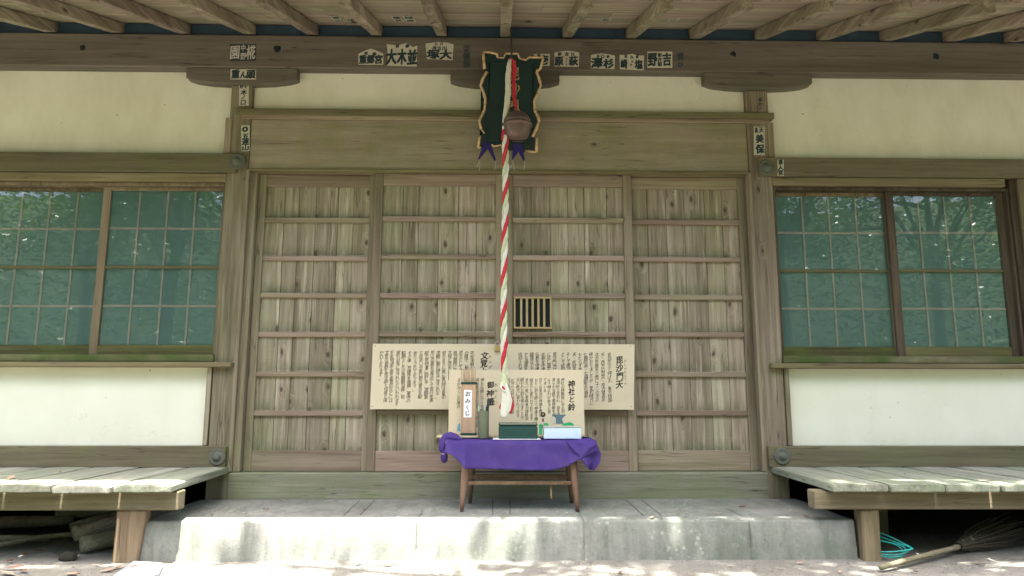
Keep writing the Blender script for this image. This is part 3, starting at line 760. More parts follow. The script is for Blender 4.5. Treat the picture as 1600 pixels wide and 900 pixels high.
def bench(s, label):
    xin = 1.755 if s < 0 else 1.812
    t = thing('veranda_bench', (s*3.2, -.45, GZ), label, 'bench')
    wds = [.318]*9
    x = xin
    for i in range(9):
        wd = .315+random.uniform(-.008, .008)
        a, b = x, x+wd-.011; x += wd
        bm = B(); yf = -.965+random.uniform(-.014, .014); n = 8; th = .043
        zt = .452+random.uniform(-.002, .002)
        A, Bx = min(s*a, s*b), max(s*a, s*b)
        rows = []
        for j in range(n+1):
            y = yf+(-.001-yf)*j/n; row = []
            for k in range(5):
                xx = A+(Bx-A)*k/4
                if i == 0 and k == (4 if s < 0 else 0): xx += -s*(-1)*(.048 if s < 0 else .032)*(y-yf)/(-.001-yf)
                row.append((xx+random.uniform(-.0012, .0012)*(k in (0, 4)), y+(.006*mnoise.noise((xx*14, i, 2)) if j == 0 else 0), zt-.004*((k-2)/2)**2+.002*mnoise.noise((xx*9, y*4, i))-(.003 if j == 0 else 0)))
            rows.append(row)
        top = [[bm.verts.new(p) for p in r] for r in rows]
        bot = [[bm.verts.new((p[0], p[1]+(.004 if j == 0 else 0), zt-th+random.uniform(-.002, .0)*(j == 0))) for p in r] for j, r in enumerate(rows)]
        for j in range(n):
            for k in range(4):
                bm.faces.new((top[j][k], top[j][k+1], top[j+1][k+1], top[j+1][k])); bm.faces.new((bot[j][k], bot[j+1][k], bot[j+1][k+1], bot[j][k+1]))
            bm.faces.new((top[j][0], top[j+1][0], bot[j+1][0], bot[j][0])); bm.faces.new((top[j][4], bot[j][4], bot[j+1][4], top[j+1][4]))
        for k in range(4):
            bm.faces.new((top[0][k], bot[0][k], bot[0][k+1], top[0][k+1])); bm.faces.new((top[n][k], top[n][k+1], bot[n][k+1], bot[n][k]))
        bmesh.ops.recalc_face_normals(bm, faces=bm.faces[:])
        bmesh.ops.bevel(bm, geom=[e for e in bm.edges if e.calc_length() > 0 and len(e.link_faces) == 2 and e.calc_face_angle(0) > 1.0], offset=.006, segments=2, affect='EDGES')
        part('plank', bm, 'bench', t)
    xb = 1.752 if s < 0 else 1.750
    bm = B(); box(bm, min(s*xb, s*4.62), max(s*xb, s*4.62), -.860, -.765, .302, .4035, .006, .003); part('front_beam', bm, 'bench_beam', t)
    bm = B(); box(bm, min(s*2.2, s*4.62), max(s*2.2, s*4.62), -.16, -.06, .302, .4035, .005); part('rear_beam', bm, 'bench_beam', t)
    px = at(193, 872, Z=GZ).x, at(235, 872, Z=GZ).x
    if s > 0: px = at(1338, 870, Z=GZ).x, at(1366, 870, Z=GZ).x
    for k, (a, b, y0, y1) in enumerate(((px[0], px[1], -.845, -.745), (s*4.1, s*4.1+.1, -.85, -.75), (s*2.45, s*2.45+.09, -.15, -.06), (s*4.1, s*4.1+.09, -.15, -.06))):
        bm = B(); a, b = min(a, b), max(a, b)
        vs0 = len(bm.verts); box(bm, a, b, y0, y1, GZ-.015, .3015, .008, .006)
        if s < 0 and k == 0:
            for v in bm.verts:
                if v.co.z < .15 and v.co.x > (a+b)/2: v.co.x -= .030
        part('leg', bm, 'bench_post', t)
    return t
bench(-1, 'pale plank veranda bench with pieces of wood stored under it')
bench(1, 'pale plank veranda bench with a broom lying under it')

# ================================================================ TABLE AND CLOTH
TZ = .655
tb = thing('low_table', (.127, -.35, DZ), 'low brown wooden table with tapered splayed legs on the step', 'table')
bm = B(); box(bm, -.325, .585, -.520, -.185, TZ-.022, TZ-.002, .004); part('tabletop', bm, 'table_wood', tb)
for (fx, fy, txx, ty) in ((-.222, -.512, -.192, -.485), (.472, -.512, .440, -.485), (-.185, -.185, -.165, -.215), (.470, -.185, .440, -.215)):
    bm = B(); pts = []; rs = []
    for j in range(7):
        u = j/6; pts.append((fx+(txx-fx)*u, fy+(ty-fy)*u, DZ+.001+(TZ-.024-DZ)*u)); rs.append(.0125+.0115*min(1, u*1.7) if u > 0 else .012)
    tube(bm, pts, rs, 14); part('leg', bm, 'table_wood', tb)
zs = at(800, 755, -.5).z
for y in (-.497, -.207):
    bm = B(); box(bm, -.188, .440, y-.011, y+.011, zs-.010, zs+.011, .003); part('stretcher', bm, 'table_wood', tb)
bm = B(); box(bm, -.17, .42, -.36, -.34, zs+.02, zs+.035, .002); part('stretcher', bm, 'table_wood', tb)

# cloth: grid over the top, flap in front, gathered corners
bm = B()
NU = 70; x0, x1 = -.318, .588
def lerp(tab, u):
    for (a, va), (b, vb) in zip(tab, tab[1:]):
        if u <= b: return va+(vb-va)*(u-a)/(b-a)
    return tab[-1][1]
drop = [(0, .066), (.045, .082), (.09, .122), (.128, .163), (.30, .168), (.55, .174), (.72, .172), (.80, .150), (.87, .110), (.94, .075), (1, .05)]
rows = []
for i in range(NU+1):
    u = i/NU; x = x0+(x1-x0)*u; col = []
    dl = lerp(drop, u)
    sag = .004*math.sin(u*9)
    for j in range(10):                                            # top, back to front
        v = j/9; y = -.20+(-.515+.20)*v
        z = TZ+.002+.0025*mnoise.noise((x*9, y*9, 2))+(.012*max(0, 1-u/.10)*(1-.5*v))
        col.append(Vector((x, y, z)))
    for j in range(1, 17):                                         # front flap
        v = j/16; a = min(1, v*6)
        y = -.515-.016*math.sin(a*math.pi/2)-.008*v*math.sin(u*11+1)-.010*v*v
        y -= .034*math.exp(-((u-.125)/.022)**2)*v+.012*math.exp(-((u-.33)/.02)**2)*v*v+.010*math.exp(-((u-.58-.08*v)/.02)**2)*v                    # ridge where the left corner folds
        y -= .018*math.exp(-((u-.86-.16*(1-v))/.05)**2)*min(1, v*2)
        xx = x+(.022*v*math.exp(-((u-.93)/.09)**2))-(.010*v*max(0, 1-u/.1))
        z = TZ+.002-.012*(1-math.cos(a*math.pi/2))-(dl-.012)*max(0, (v-.06))/.94
        col.append(Vector((xx, y, z)))
    rows.append([bm.verts.new(p) for p in col])
for i in range(NU):
    for j in range(25): f = bm.faces.new((rows[i][j], rows[i+1][j], rows[i+1][j+1], rows[i][j+1])); f.smooth = True
# right corner: a gathered tail falling from the corner
def sheet(path_a, path_b, nf=9, amp=.012, ph=0.0):
    n = len(path_a); R = []
    for i in range(n):
        a, b = Vector(path_a[i]), Vector(path_b[i]); r = []
        for k in range(nf+1):
            u = k/nf; p = a.lerp(b, u); p.y -= amp*math.sin(u*math.pi*2.2+ph)*(i/(n-1)); r.append(bm.verts.new(p))
        R.append(r)
    for i in range(n-1):
        for k in range(nf): f = bm.faces.new((R[i][k], R[i][k+1], R[i+1][k+1], R[i+1][k])); f.smooth = True
def W(px, py, y): return at(px, py, y)
sheet([W(884, 688, -.528), W(893, 700, -.545), W(903, 712, -.545), W(910, 722, -.535), W(919, 733, -.53)],
      [W(923, 684, -.515), W(934, 697, -.50), W(939, 709, -.495), W(937, 722, -.50), W(927, 735, -.52)], 10, .020, .6)
sheet([W(923, 684, -.515), W(934, 697, -.50), W(939, 709, -.495), W(937, 722, -.50), W(927, 735, -.52)],
      [W(908, 681, -.30), W(916, 695, -.30), W(922, 708, -.33), W(920, 720, -.37), W(919, 733, -.45)], 6, .010, 2.0)
sheet([W(908, 700, -.40), W(910, 708, -.42), W(913, 716, -.44), W(917, 728, -.47)],
      [W(925, 700, -.40), W(924, 708, -.42), W(922, 716, -.44), W(920, 728, -.47)], 4, .006, 1.0)
# left corner: rolled up edge and a tied tail
tube(bm, [W(722, 688, -.515), W(712, 683, -.50), W(704, 682, -.46), W(698, 684, -.44), W(693, 691, -.455), W(691, 700, -.47), W(692, 709, -.47)],
     [.006, .018, .026, .028, .027, .022, .012], 10)
tube(bm, [W(691, 699, -.465), W(692.5, 706, -.47), W(694, 713, -.468), W(694.5, 720, -.465), W(695, 722.5, -.463)], [.017, .0150, .021, .017, .005], 10)
cl = single('tablecloth', bm, 'purple', 'purple cloth draped over the low table with knotted corners', 'cloth')
for v in cl.data.vertices:
    p = v.co
    v.co.y += .0058*mnoise.noise((p.x*16+p.z*9, p.z*5, 1))+.0025*mnoise.noise((p.x*40, p.z*14, 5)); v.co.z += .0020*mnoise.noise((p.x*22, p.y*22, 3))
sm = cl.modifiers.new('thickness', 'SOLIDIFY'); sm.thickness = .0025; sm.offset = 1
c = W(692.5, 708, -.47); bm = B(); tube(bm, [c+Vector((.0172*math.cos(a), .0172*math.sin(a), .004*math.sin(a))) for a in [2*math.pi*k/14 for k in range(15)]], .0016, 5)
part('tie', bm, 'string', cl)
bm = B(); prism(bm, [(p.x, p.z) for p in (W(696, 703, -.522), W(702, 702, -.522), W(701, 698, -.522), W(696, 699, -.522))], -.519, -.506)
part('table_corner', bm, 'box_wood', tb)

# strip hanging under the table
bm = B(); a = at(861, 758, -.47)
tube(bm, [a, a+Vector((.001, 0, -.04)), a+Vector((.0, 0, -.06)), a+Vector((.006, 0, -.085))], [.006, .006, .006, .002], 6, flat=.2)
single('paper_strip', bm, 'stick', 'thin pale strip hanging from the table stretcher', 'strip')

# things on the table ---------------------------------------------
ZT = TZ+.0065
bm = B(); p = at(683, 679, -.29); box(bm, p.x, .545, -.335, -.19, ZT, ZT+.012, .002)
single('ledge_board', bm, 'pale_wood', 'pale wooden board lying at the back of the purple table', 'board')
ZL = ZT+.0125
# fortune stick box
yb = -.315
a = at(720, 676, yb); b = at(743.5, 600, yb); xa, xb = a.x, b.x+.002; zb0, zb1 = ZL, at(730, 597, yb).z
fb = thing('fortune_box', ((xa+xb)/2, yb+.04, ZL), 'tall wooden fortune box with dark green caps and a white label', 'box')
bm = B(); box(bm, xa+.006, xb-.002, yb, yb+.085, zb0+.015, zb1-.014, .002); box(bm, xa+.001, xa+.0055, yb+.002, yb+.085, zb0+.015, zb1-.014, .001)
part('body', bm, 'box_wood', fb)
bm = B(); box(bm, xa-.003, xb+.003, yb-.004, yb+.09, zb0, zb0+.0145, .003); part('base_cap', bm, 'box_green', fb)
bm = B(); zc = zb1-.0135
box(bm, xa-.003, xb+.003, yb-.004, yb+.010, zc, zb1, .002); box(bm, xa-.003, xb+.003, yb+.078, yb+.09, zc, zb1, .002)
box(bm, xa-.003, xa+.012, yb+.0105, yb+.0775, zc, zb1, .002); box(bm, xb-.012, xb+.003, yb+.0105, yb+.0775, zc, zb1, .002)
part('rim_cap', bm, 'box_green', fb)
la, lb = at(724.2, 652.5, yb-.001), at(737.5, 609, yb-.001)
bm = B(); prism(bm, [(la.x, la.z), (lb.x-.001, la.z+.001), (lb.x, lb.z-.003), (la.x+.002, lb.z)], yb-.0015, yb-.0003)
prepare({(c, .018) for c in 'おみくじ'})
for ch, px, py, w_ in (('お', 731, 615.5, .040), ('み', 730.8, 626.5, .036), ('く', 730.5, 636.5, .034), ('じ', 730.3, 645.5, .040)):
    c = at(px, py, yb-.0022); put(bm, ch, c.x, c.z, w_, w_*.92, yb-.0022, .018, 1, .12)
part('label', bm, ['white_paper', 'black_ink'], fb)
for i in range(11):
    u = (i+.5)/11; bx_ = xa+.018+(xb-xa-.036)*u; yy = yb+.022+.045*random.random()
    top = at(721+23*u+random.uniform(-1, 1), 574+random.uniform(-1.5, 3), yy)
    bm = B(); tube(bm, [(bx_, yy, zb0+.06), (top.x, yy, top.z)], .0024, 6)
    single('fortune_stick', bm, 'stick', 'thin bamboo stick standing in the wooden fortune box', 'stick', 'fortune sticks in the wooden box')
# pen cup
yc = -.40
c0 = at(755.5, 679, yc); r = .0335; h = at(755, 642, yc).z-ZT
cup = thing('pen_cup', (c0.x, yc, ZT), 'olive metal pen cup beside the fortune box', 'cup')
bm = B(); lathe(bm, [(r*.97, 0), (r, .004), (r, h-.003), (r*1.02, h), (r*.94, h), (r*.93, h*.2), (.001, h*.2)], (c0.x, yc, ZT), 'Z', 28); part('body', bm, 'cup', cup)
for (dx, dy, px, py, r_, m, lab) in ((-.018, -.008, 748, 634.5, .0042, 'pen_green', 'light green pen standing in the olive cup'), (-.010, .012, 746.8, 629, .0046, 'pen_blue', 'grey blue pen leaning left in the olive cup'),
      (.002, .004, 754.5, 632, .0045, 'pen_blue', 'grey blue pen upright in the middle of the cup'), (.012, -.004, 763.5, 624, .0080, 'pen_dark', 'thick dark marker leaning right in the cup'),
      (.006, .014, 760, 635, .0040, 'pen_dark', 'short dark pen behind the marker in the cup')):
    t_ = at(px, py, yc+dy); bm = B(); a = Vector((c0.x+dx*.7, yc+dy, ZT+h*.25)); tube(bm, [a, a.lerp(t_, .8), t_], [r_, r_, r_*.75], 8)
    single('pen', bm, m, lab, 'pen', 'pens in the cup')
# green box on a sheet
yg = -.47
a = at(779, 682, yg); b = at(840, 664, yg)
bm = B(); p0 = at(770, 684, -.49); p1 = at(845, 684, -.49); box(bm, p0.x, p1.x, -.505, -.35, ZT-.0005, ZT+.0010, 0)
single('paper_sheet', bm, 'white_paper', 'white sheet of paper under the dark green box', 'paper')
gb_ = thing('green_box', ((a.x+b.x)/2, yg+.06, ZT+.0015), 'dark green offering box with a lid pale on top', 'box')
zt_ = at(810, 664, yg).z
bm = B(); box(bm, a.x, b.x, yg, yg+.125, ZT+.0015, zt_-.008, .006); part('body', bm, 'box_green', gb_)
bm = B(); box(bm, a.x-.003, b.x+.003, yg-.003, yg+.128, zt_-.0075, zt_+.012, .010)
for f in bm.faces:
    if f.normal.z > .6: f.material_index = 1  # top faces of the lid take the paler colour
part('lid', bm, ['box_green', 'box_lid'], gb_)
# pale box
yp = -.465
a = at(850, 684, yp); b = at(908, 668, yp)
pb = thing('pale_box', ((a.x+b.x)/2, yp+.06, ZT), 'pale blue cardboard box at the right of the purple table', 'box')
zt_ = b.z
bm = B(); box(bm, a.x, b.x, yp, yp+.12, ZT, zt_-.003, .003); part('body', bm, 'box_pale', pb)
bm = B(); box(bm, a.x-.002, b.x+.002, yp-.002, yp+.122, zt_-.0025, zt_+.006, .003); part('lid', bm, 'box_top', pb)

# ================================================================ SIGN BOARDS
TXT_R = ['昔四天王と呼ばれ、東方持国', '天・西方広目天・南方増長天', '北方多聞天と他に十二の天の', '神がおりましたが、室町時代に', '七難即滅・七福即生の福部', 'もたらす神が集まり弁財', '天・弁財天など毘沙門を', 'そして毘沙門天の福を', 'として信仰されており', '', '毘沙門天は北方の山', 'に住し国王を守り仏', '北側を守護する神', '仏教を守護し財宝', '鎮魂などの神であり', 'かな福徳を授ける', '信仰されました']
TXT_L = ['平安末期から鎌倉', 'の僧で、俗名遠藤', '武士として院の', '鳥羽御所に仕え', '文覚と改め出家し', '財のまりに後に後白河法皇の', '逆鱗に触れ伊豆に流される。', '荒山の奥名谷寺近くで荒行を実', '般の荒修業に励む中、源頼朝', 'と出会い平家打倒の挙兵を勧', 'めたとされております。', 'その後、神護寺を復興、東寺の', '勧願としたが源頼朝没後、佐', '渡や対馬に流されたといわれます。', '平家物語や源平盛衰記などには', '文覚の類数を荒法師と怪僧と描', 'かれております。']
TXT_F = ['神社の拝殿前にある鈴は', '本坪鈴と言われ、音を鳴', '清らかな音で参拝者を祓', 'らう神の力があると信', 'てまいる', '古くは巫女が神楽を舞い', 'おりに鈴を振って神楽を舞う', '始まりと言われております', 'また一般に参拝者が拝殿前', '囲われた鈴を鳴らすことで', '災い時代に祓われておる', 'お守りの鈴は神事の庭', '古代の鈴']
TXT_F2 = ['神社仏閣に行って参拝する', '吉凶を占うことをいう昔は国', '古い政祭の大事のことを', 'ところにより神の意をみる', 'るおみくじの原の']
alltxt = ''.join(TXT_R+TXT_L+TXT_F+TXT_F2)
prepare({(c, .004) for c in alltxt} | {(c, .016) for c in '毘沙門天文覚上人神社と鈴御籤'} | {(c, .0) for c in 'びしゃもんてんがくおみくじ'})
K = .00441
def sign(name, y, quad, label):
    t = None
    bm = B(); p = [at(px, py, y) for px, py in quad]
    prism(bm, [(q.x, q.z) for q in p], y, y+.009, bev=.0012)
    return single(name, bm, 'sign', label, 'sign')
YS = -.012
bs = sign('sign_board', YS-.009, [(578, 639.5), (990.5, 640.5), (991.5, 538), (582.5, 537)], 'wide cream sign board of brush writing hung across the doors')
Y = YS-.0097
def cols(name, par, pxs, top, pitch, texts, off, size, y, brush=.16):
    bm = B(); kk = (y-CAM.y)/FPX/.985
    for px, tx in zip(pxs, texts):
        if not tx: continue
        p = at(px, top, y); columns(bm, [(p.x, p.z+random.uniform(-.002, .002), pitch*kk, tx)], y, off, size*kk, brush)
    part(name, bm, 'black_ink', par)
cols('writing', bs, [952, 941.8, 932.2, 923.5, 914.8, 906, 897, 888, 879.5], 551, 5.75, TXT_R[:9], 0, 6.7, Y)
cols('writing', bs, [866.5, 857.5, 848.5, 839.5, 831, 822, 813], 551, 5.75, TXT_R[10:], 0, 6.7, Y)
cols('writing', bs, [738, 729, 720, 711.5, 703, 694, 684.7, 675.5, 667, 658, 649, 640, 631, 622, 612.5, 604.5, 596], 548.5, 5.55, TXT_L, 0, 6.7, Y)
cols('heading', bs, [967.5], 556, 12.4, ['毘沙門天'], .024, 12.6, Y, .10)
cols('heading', bs, [756.5], 550, 11.6, ['文覚上人'], .024, 12.6, Y, .10)
cols('reading_marks', bs, [976.5], 561, 5.6, ['びしゃもんてん'], .0, 5, Y); cols('reading_marks', bs, [766], 553, 8, ['もんがく'], .0, 5, Y)

for px, py in ((586.5, 540.5), (581.5, 635), (985, 541), (986, 635.5)):
    bm = B(); c = at(px, py, YS-.0095); lathe(bm, [(.003, 0), (.003, -.002), (.001, -.003)], c, 'Y', 8)
    part('nail', bm, 'cord', bs)
YF = -.225
fs_ = sign('sign_board', YF, [(700.5, 679), (913.5, 679), (911.5, 577.5), (702, 577.5)], 'smaller cream sign board with printed pictures standing on the purple table')
fs_.location.z = ZL
Y = YF-.0008
cols('writing', fs_, [879.2, 872, 865, 857.8, 851.5, 844.6, 837.7, 830.2, 823, 816, 809.4, 800.9, 795], 591, 5.3, TXT_F, 0, 5.9, Y)
cols('writing', fs_, [753.4, 746, 738, 728, 717], 591, 5.7, TXT_F2, 0, 5.9, Y)
cols('heading', fs_, [893], 594.5, 11.6, ['神社と鈴'], .024, 11.6, Y, .10); cols('heading', fs_, [766.5], 595, 12.8, ['御神籤'], .024, 11.6, Y, .10); cols('reading_marks', fs_, [774.5], 597, 9, ['おみくじ'], .0, 5.5, Y)
def flat(bm, pts, y, mat=0, th=.0006):
    p = [at(px, py, y) for px, py in pts]; prism(bm, [(q.x, q.z) for q in p], y, y+th, mat)
bm = B(); Y = YF-.0008                                              # printed picture: bell pull, offering box, greenery
flat(bm, [(842, 679), (847, 679), (847.5, 664), (845, 661.5), (842, 664)], Y, 0); flat(bm, [(848, 668), (858, 668), (857, 662), (854, 660.5), (850, 661.5)], Y, 0); flat(bm, [(878, 666), (897, 666), (896, 662), (890, 659.5), (884, 661), (879, 662.5)], Y, 0)
flat(bm, [(866, 662), (881, 662), (880, 659.5), (878, 655), (882, 650), (884, 649.5), (884.5, 648), (863, 648), (863, 649.5), (866, 650.5), (869, 655)], Y-.0007, 1)
flat(bm, [(859.5, 652), (864, 651.5), (868, 656), (869, 662), (862, 662), (860, 657)], Y-.0014, 5)
for k in range(5):
    flat(bm, [(847, 674-5*k), (849.8, 674-5*k), (849.8, 669.2-5*k), (847, 669.2-5*k)], Y-.0014, 2 if k % 2 else 5)
pts = [(848.4+4*math.cos(a), 647.8-4*math.sin(a)) for a in [2*math.pi*i/14 for i in range(14)]]; flat(bm, [(x, y) for x, y in pts][::-1][::-1], Y-.0021, 3)
pts = [(848.4+1.8*math.cos(a), 647.2-1.8*math.sin(a)) for a in [2*math.pi*i/10 for i in range(10)]]; flat(bm, pts, Y-.0028, 4)
flat(bm, [(714.5, 674), (719, 674), (719, 661), (717, 661.5), (715, 665), (714, 670)], Y, 6)
part('printed_picture', bm, ['print_green', 'print_blue', 'print_red', 'cord', 'print_gold', 'paper', 'print_sky'], fs_)

# padlock on the doors
c = at(777, 543.5, -.018)
pl = thing('padlock', (c.x, .015, c.z-.025), 'small brass padlock on the middle doors above the sign', 'padlock')
bm = B(); box(bm, c.x-.017, c.x+.017, -.042, -.026, c.z-.026, c.z+.012, .004); part('body', bm, 'brass', pl)
bm = B(); tube(bm, [(c.x-.012, -.034, c.z+.010), (c.x-.012, -.034, c.z+.028)]+[(c.x+.012*math.cos(a), -.034, c.z+.028+.013*math.sin(a)) for a in [math.pi*(1-k/8) for k in range(1, 8)]]+[(c.x+.012, -.034, c.z+.028), (c.x+.012, -.034, c.z+.010)], .0028, 8)
part('shackle', bm, 'steel', pl)
bm = B(); box(bm, c.x-.005, c.x+.005, -.036, .028, c.z+.031, c.z+.035, .001); part('hasp', bm, 'steel', pl)

# ================================================================ NAME PLAQUE
pq = thing('name_plaque', (0.0, -.12, 2.62), 'dark green lacquered name plaque with a wavy gilt frame over the doors', 'plaque')
zT, zB = 3.41, 2.655; yT, yB = -.30, -.085
def pf(x, z, d=0.0):
    """plaque space -> world: leaning out at the top; d = distance in front of its face"""
    u = (z-zB)/(zT-zB); y = yB+(yT-yB)*u
    nv = Vector((0, -(zT-zB), (yT-yB))).normalized()
    nv = Vector((0, -1, 0)); return Vector((x, y, z))+nv*d
def pa(px, py):
    d = _f + RX*((px-800)/FPX) - RU*((py-450)/FPX); s = (yT-yB)/(zT-zB)
    t = (yB+s*(CAM.z-zB)-CAM.y)/(d.y-s*d.z); return CAM+d*t
L_out = [(755, 82), (757, 108), (761, 112), (754, 124), (751, 134), (756, 146), (758.5, 156), (757, 172), (751, 184), (749, 190), (752, 202), (757, 209), (750, 212), (747, 232)]
R_out = [(849, 90), (844, 108), (838, 112), (842, 122), (845, 134), (840, 146), (834.5, 158), (836, 174), (841, 184), (842, 190), (838, 202), (832, 214), (839, 216), (838, 238)]
T_out = [(755, 82), (765, 82), (777, 85), (777, 90), (787, 91), (790, 84), (809, 84), (812, 92), (822, 94), (826, 90), (849, 90)]
B_out = [(747, 232), (752, 230), (768, 226), (772, 229), (783, 227), (785, 233), (800, 234), (820, 236), (838, 238)]
outline = L_out[::1]
loop = [pa(*p) for p in B_out] + [pa(*p) for p in R_out[::-1][1:]] + [pa(*p) for p in T_out[::-1][1:]] + [pa(*p) for p in L_out[1:-1]]
bm = B(); th = Vector((0, .022, 0))
fr = [bm.verts.new(p) for p in loop]; bk = [bm.verts.new(p+th) for p in loop]
bm.faces.new(fr); bm.faces.new(bk[::-1])
for i in range(len(fr)): bm.faces.new((fr[i], bk[i], bk[(i+1) % len(fr)], fr[(i+1) % len(fr)]))
bmesh.ops.triangulate(bm, faces=[f for f in bm.faces if len(f.verts) > 4]); bmesh.ops.recalc_face_normals(bm, faces=bm.faces[:])
part('board', bm, 'lacquer', pq)
bm = B()
def trim(pts, w_=.012):
    tube(bm, [pa(*p)+Vector((0, -.004, 0)) for p in pts], [w_*(.75+.35*random.random()) for _ in pts], 6, flat=.8)
def dense(pts, k=3):
    o_ = []
    for a, b in zip(pts, pts[1:]):
        for i in range(k): o_.append((a[0]+(b[0]-a[0])*i/k, a[1]+(b[1]-a[1])*i/k))
    return o_+[pts[-1]]
trim(dense(L_out[:2]), .011); trim(dense(L_out[2:11])); trim(dense(L_out[10:12]), .008); trim(dense(L_out[12:]), .011)
trim(dense(R_out[:3]), .011); trim(dense(R_out[2:12])); trim(dense(R_out[12:]), .011)
trim(dense(T_out[:4]), .010); trim(dense(T_out[3:6]), .007); trim(dense(T_out[5:8]), .009); trim(dense(T_out[7:10]), .008); trim(dense(T_out[9:]), .010)
trim(dense(B_out[:1]+B_out[1:2]), .008); trim(dense(B_out[2:5]), .009); trim(dense(B_out[4:6]), .007); trim(dense(B_out[7:]), .010)
part('gilt_frame', bm, 'gilt', pq)
bm = B()
inn = [pa(*p)+Vector((0, -.004, 0)) for p in ((765, 98), (834, 100), (829, 225), (762, 224))]
for a, b in zip(inn, inn[1:]+inn[:1]): tube(bm, [a, b], .004, 6)
fv = [bm.verts.new(p+Vector((0, .002, 0))) for p in inn]; bm.faces.new(fv)
part('inner_panel', bm, 'lacquer', pq)
prepare({(c, .02) for c in '北辰妙見'} | {(c, .02) for c in '毘沙門天'})
bm = B()
for ch, px, py in (('毘', 803, 117), ('沙', 804, 142), ('門', 802, 168), ('天', 800, 194)):
    c = pa(px, py); put(bm, ch, c.x, c.z, .080, .095, c.y-.008, .02, 0, .12, frame=lambda p, c=c: Vector((p.x, c.y-.008+(yT-yB)/(zT-zB)*(p.z-c.z), p.z)))
part('lettering', bm, 'gilt', pq)
# two swallow-tailed navy ribbons with loose strings
for (pts, strs) in (([(757, 220), (765, 220), (775, 249), (773, 252), (762, 232.5), (748.5, 249.5), (747, 248)], ((748.5, 249, 745, 261), (774, 251, 772.5, 266), (749, 249, 749, 267))),
                    ([(803, 220), (815, 220), (820, 249), (818, 252), (810, 237), (801, 250), (799.5, 249)], ((800.5, 250, 803.5, 267), (819, 251, 819, 266), (803, 252, 797, 262)))):
    bm = B(); yy = yB-.014
    p = [at(x, y, yy) for x, y in pts]; prism(bm, [(q.x, q.z) for q in p[::-1]], yy, yy+.004)
    rb = part('ribbon', bm, 'navy', pq)
    bm = B()
    for (xa_, ya_, xb_, yb_) in strs:
        a, b = at(xa_, ya_, yy+.002), at(xb_, yb_, yy+.002); tube(bm, [a, a.lerp(b, .5)+Vector((.004, 0, 0)), b], .0014, 5)
    part('loose_string', bm, 'string', rb)

# ================================================================ BELL AND ROPE
yR = -.42
hook = at(797, 48, yR)
bc = at(808, 197.5, yR+.0)
bell = thing('shrine_bell', (bc.x, yR, bc.z), 'round old brown bell with a raised band hanging before the plaque', 'bell')
bm = B(); r = .0905; prof = []
for k in range(0, 61):
    a = -math.pi/2+math.pi*k/60; rr = r*math.cos(a)**.62 if math.cos(a) > 1e-6 else 0.002; zz = .098*math.sin(a)
    prof.append((max(rr, .002), zz))
pr = []
for (rr, zz) in prof:
    pr.append((rr+(.011 if -.004 < zz < .014 else 0)+(.004 if .03 < zz < .048 else 0), zz))
lathe(bm, pr, bc, 'Z', 40)
part('body', bm, 'bell', bell)
bm = B(); box(bm, bc.x-.055, bc.x+.055, yR-.004, yR+.004, bc.z-.1000, bc.z-.0935, 0); part('slot', bm, 'void', bell)
bm = B(); tube(bm, [bc+Vector((-.016, 0, .094)), bc+Vector((-.014, 0, .115)), bc+Vector((0, 0, .124)), bc+Vector((.014, 0, .115)), bc+Vector((.016, 0, .094))], .005, 8)
part('hanger', bm, 'brass', bell)

rope = thing('bell_rope', (at(790, 400, yR).x, yR, at(790, 655, yR).z), 'twisted red and white cloth bell rope hanging before the doors', 'rope')
topp = at(799, 93, yR)
bm = B(); tube(bm, [hook+Vector((0, 0, .10)), topp+Vector((0, 0, -.005))], .004, 6); tube(bm, [hook+Vector((.008, 0, .10)), topp+Vector((.006, 0, -.005))], .003, 6); part('cord', bm, 'cord', rope)
def strip(name, pts, ws, mat, th=.010, seg=10):
    """a soft flattened cloth band"""
    bm = B(); P_ = [at(px, py, yR+dy) for px, py, dy in pts]
    # densify
    Q = []; Wd = []
    for i in range(len(P_)-1):
        for k in range(5):
            u = k/5; Q.append(P_[i].lerp(P_[i+1], u)); Wd.append(ws[i]+(ws[i+1]-ws[i])*u)
    Q.append(P_[-1]); Wd.append(ws[-1]); rings = []
    for i, p in enumerate(Q):
        ring = []
        for k in range(seg*2):
            a = 2*math.pi*k/(seg*2); x = math.cos(a)*Wd[i]; y = math.sin(a)*th
            y += .005*mnoise.noise((x*60, p.z*14, len(pts)))*(1 if math.sin(a) > 0 else 1); x += .003*mnoise.noise((p.z*30, a, 2))
            ring.append(bm.verts.new(p+Vector((x, y, 0))))
        rings.append(ring)
    n = seg*2
    for i in range(len(rings)-1):
        for k in range(n): f = bm.faces.new((rings[i][k], rings[i+1][k], rings[i+1][(k+1) % n], rings[i][(k+1) % n])); f.smooth = True
    bm.faces.new(rings[0]); bm.faces.new(rings[-1][::-1]); bmesh.ops.recalc_face_normals(bm, faces=bm.faces[:])
    return part(name, bm, mat, rope)
strip('white_band', [(797, 93, -.004), (795, 104, -.008), (793.5, 122, -.010), (794, 142, -.012), (792, 162, -.012), (789, 182, -.012), (787.5, 200, -.010), (788, 216, -.004)], [.010, .016, .018, .019, .018, .015, .012, .012], 'white_cloth')
strip('red_band', [(798, 91, .0), (802, 96, .002), (803.5, 110, .004), (802.5, 125, .004), (802.5, 140, .004), (804, 156, .004), (806, 168, .002), (807, 174, .0)], [.010, .018, .017, .014, .013, .012, .008, .006], 'red_cloth')
strip('red_band', [(790, 196, -.012), (787.5, 205, -.012), (786.3, 215, -.010), (788, 225, -.002)], [.004, .012, .014, .010], 'red_cloth', .008)
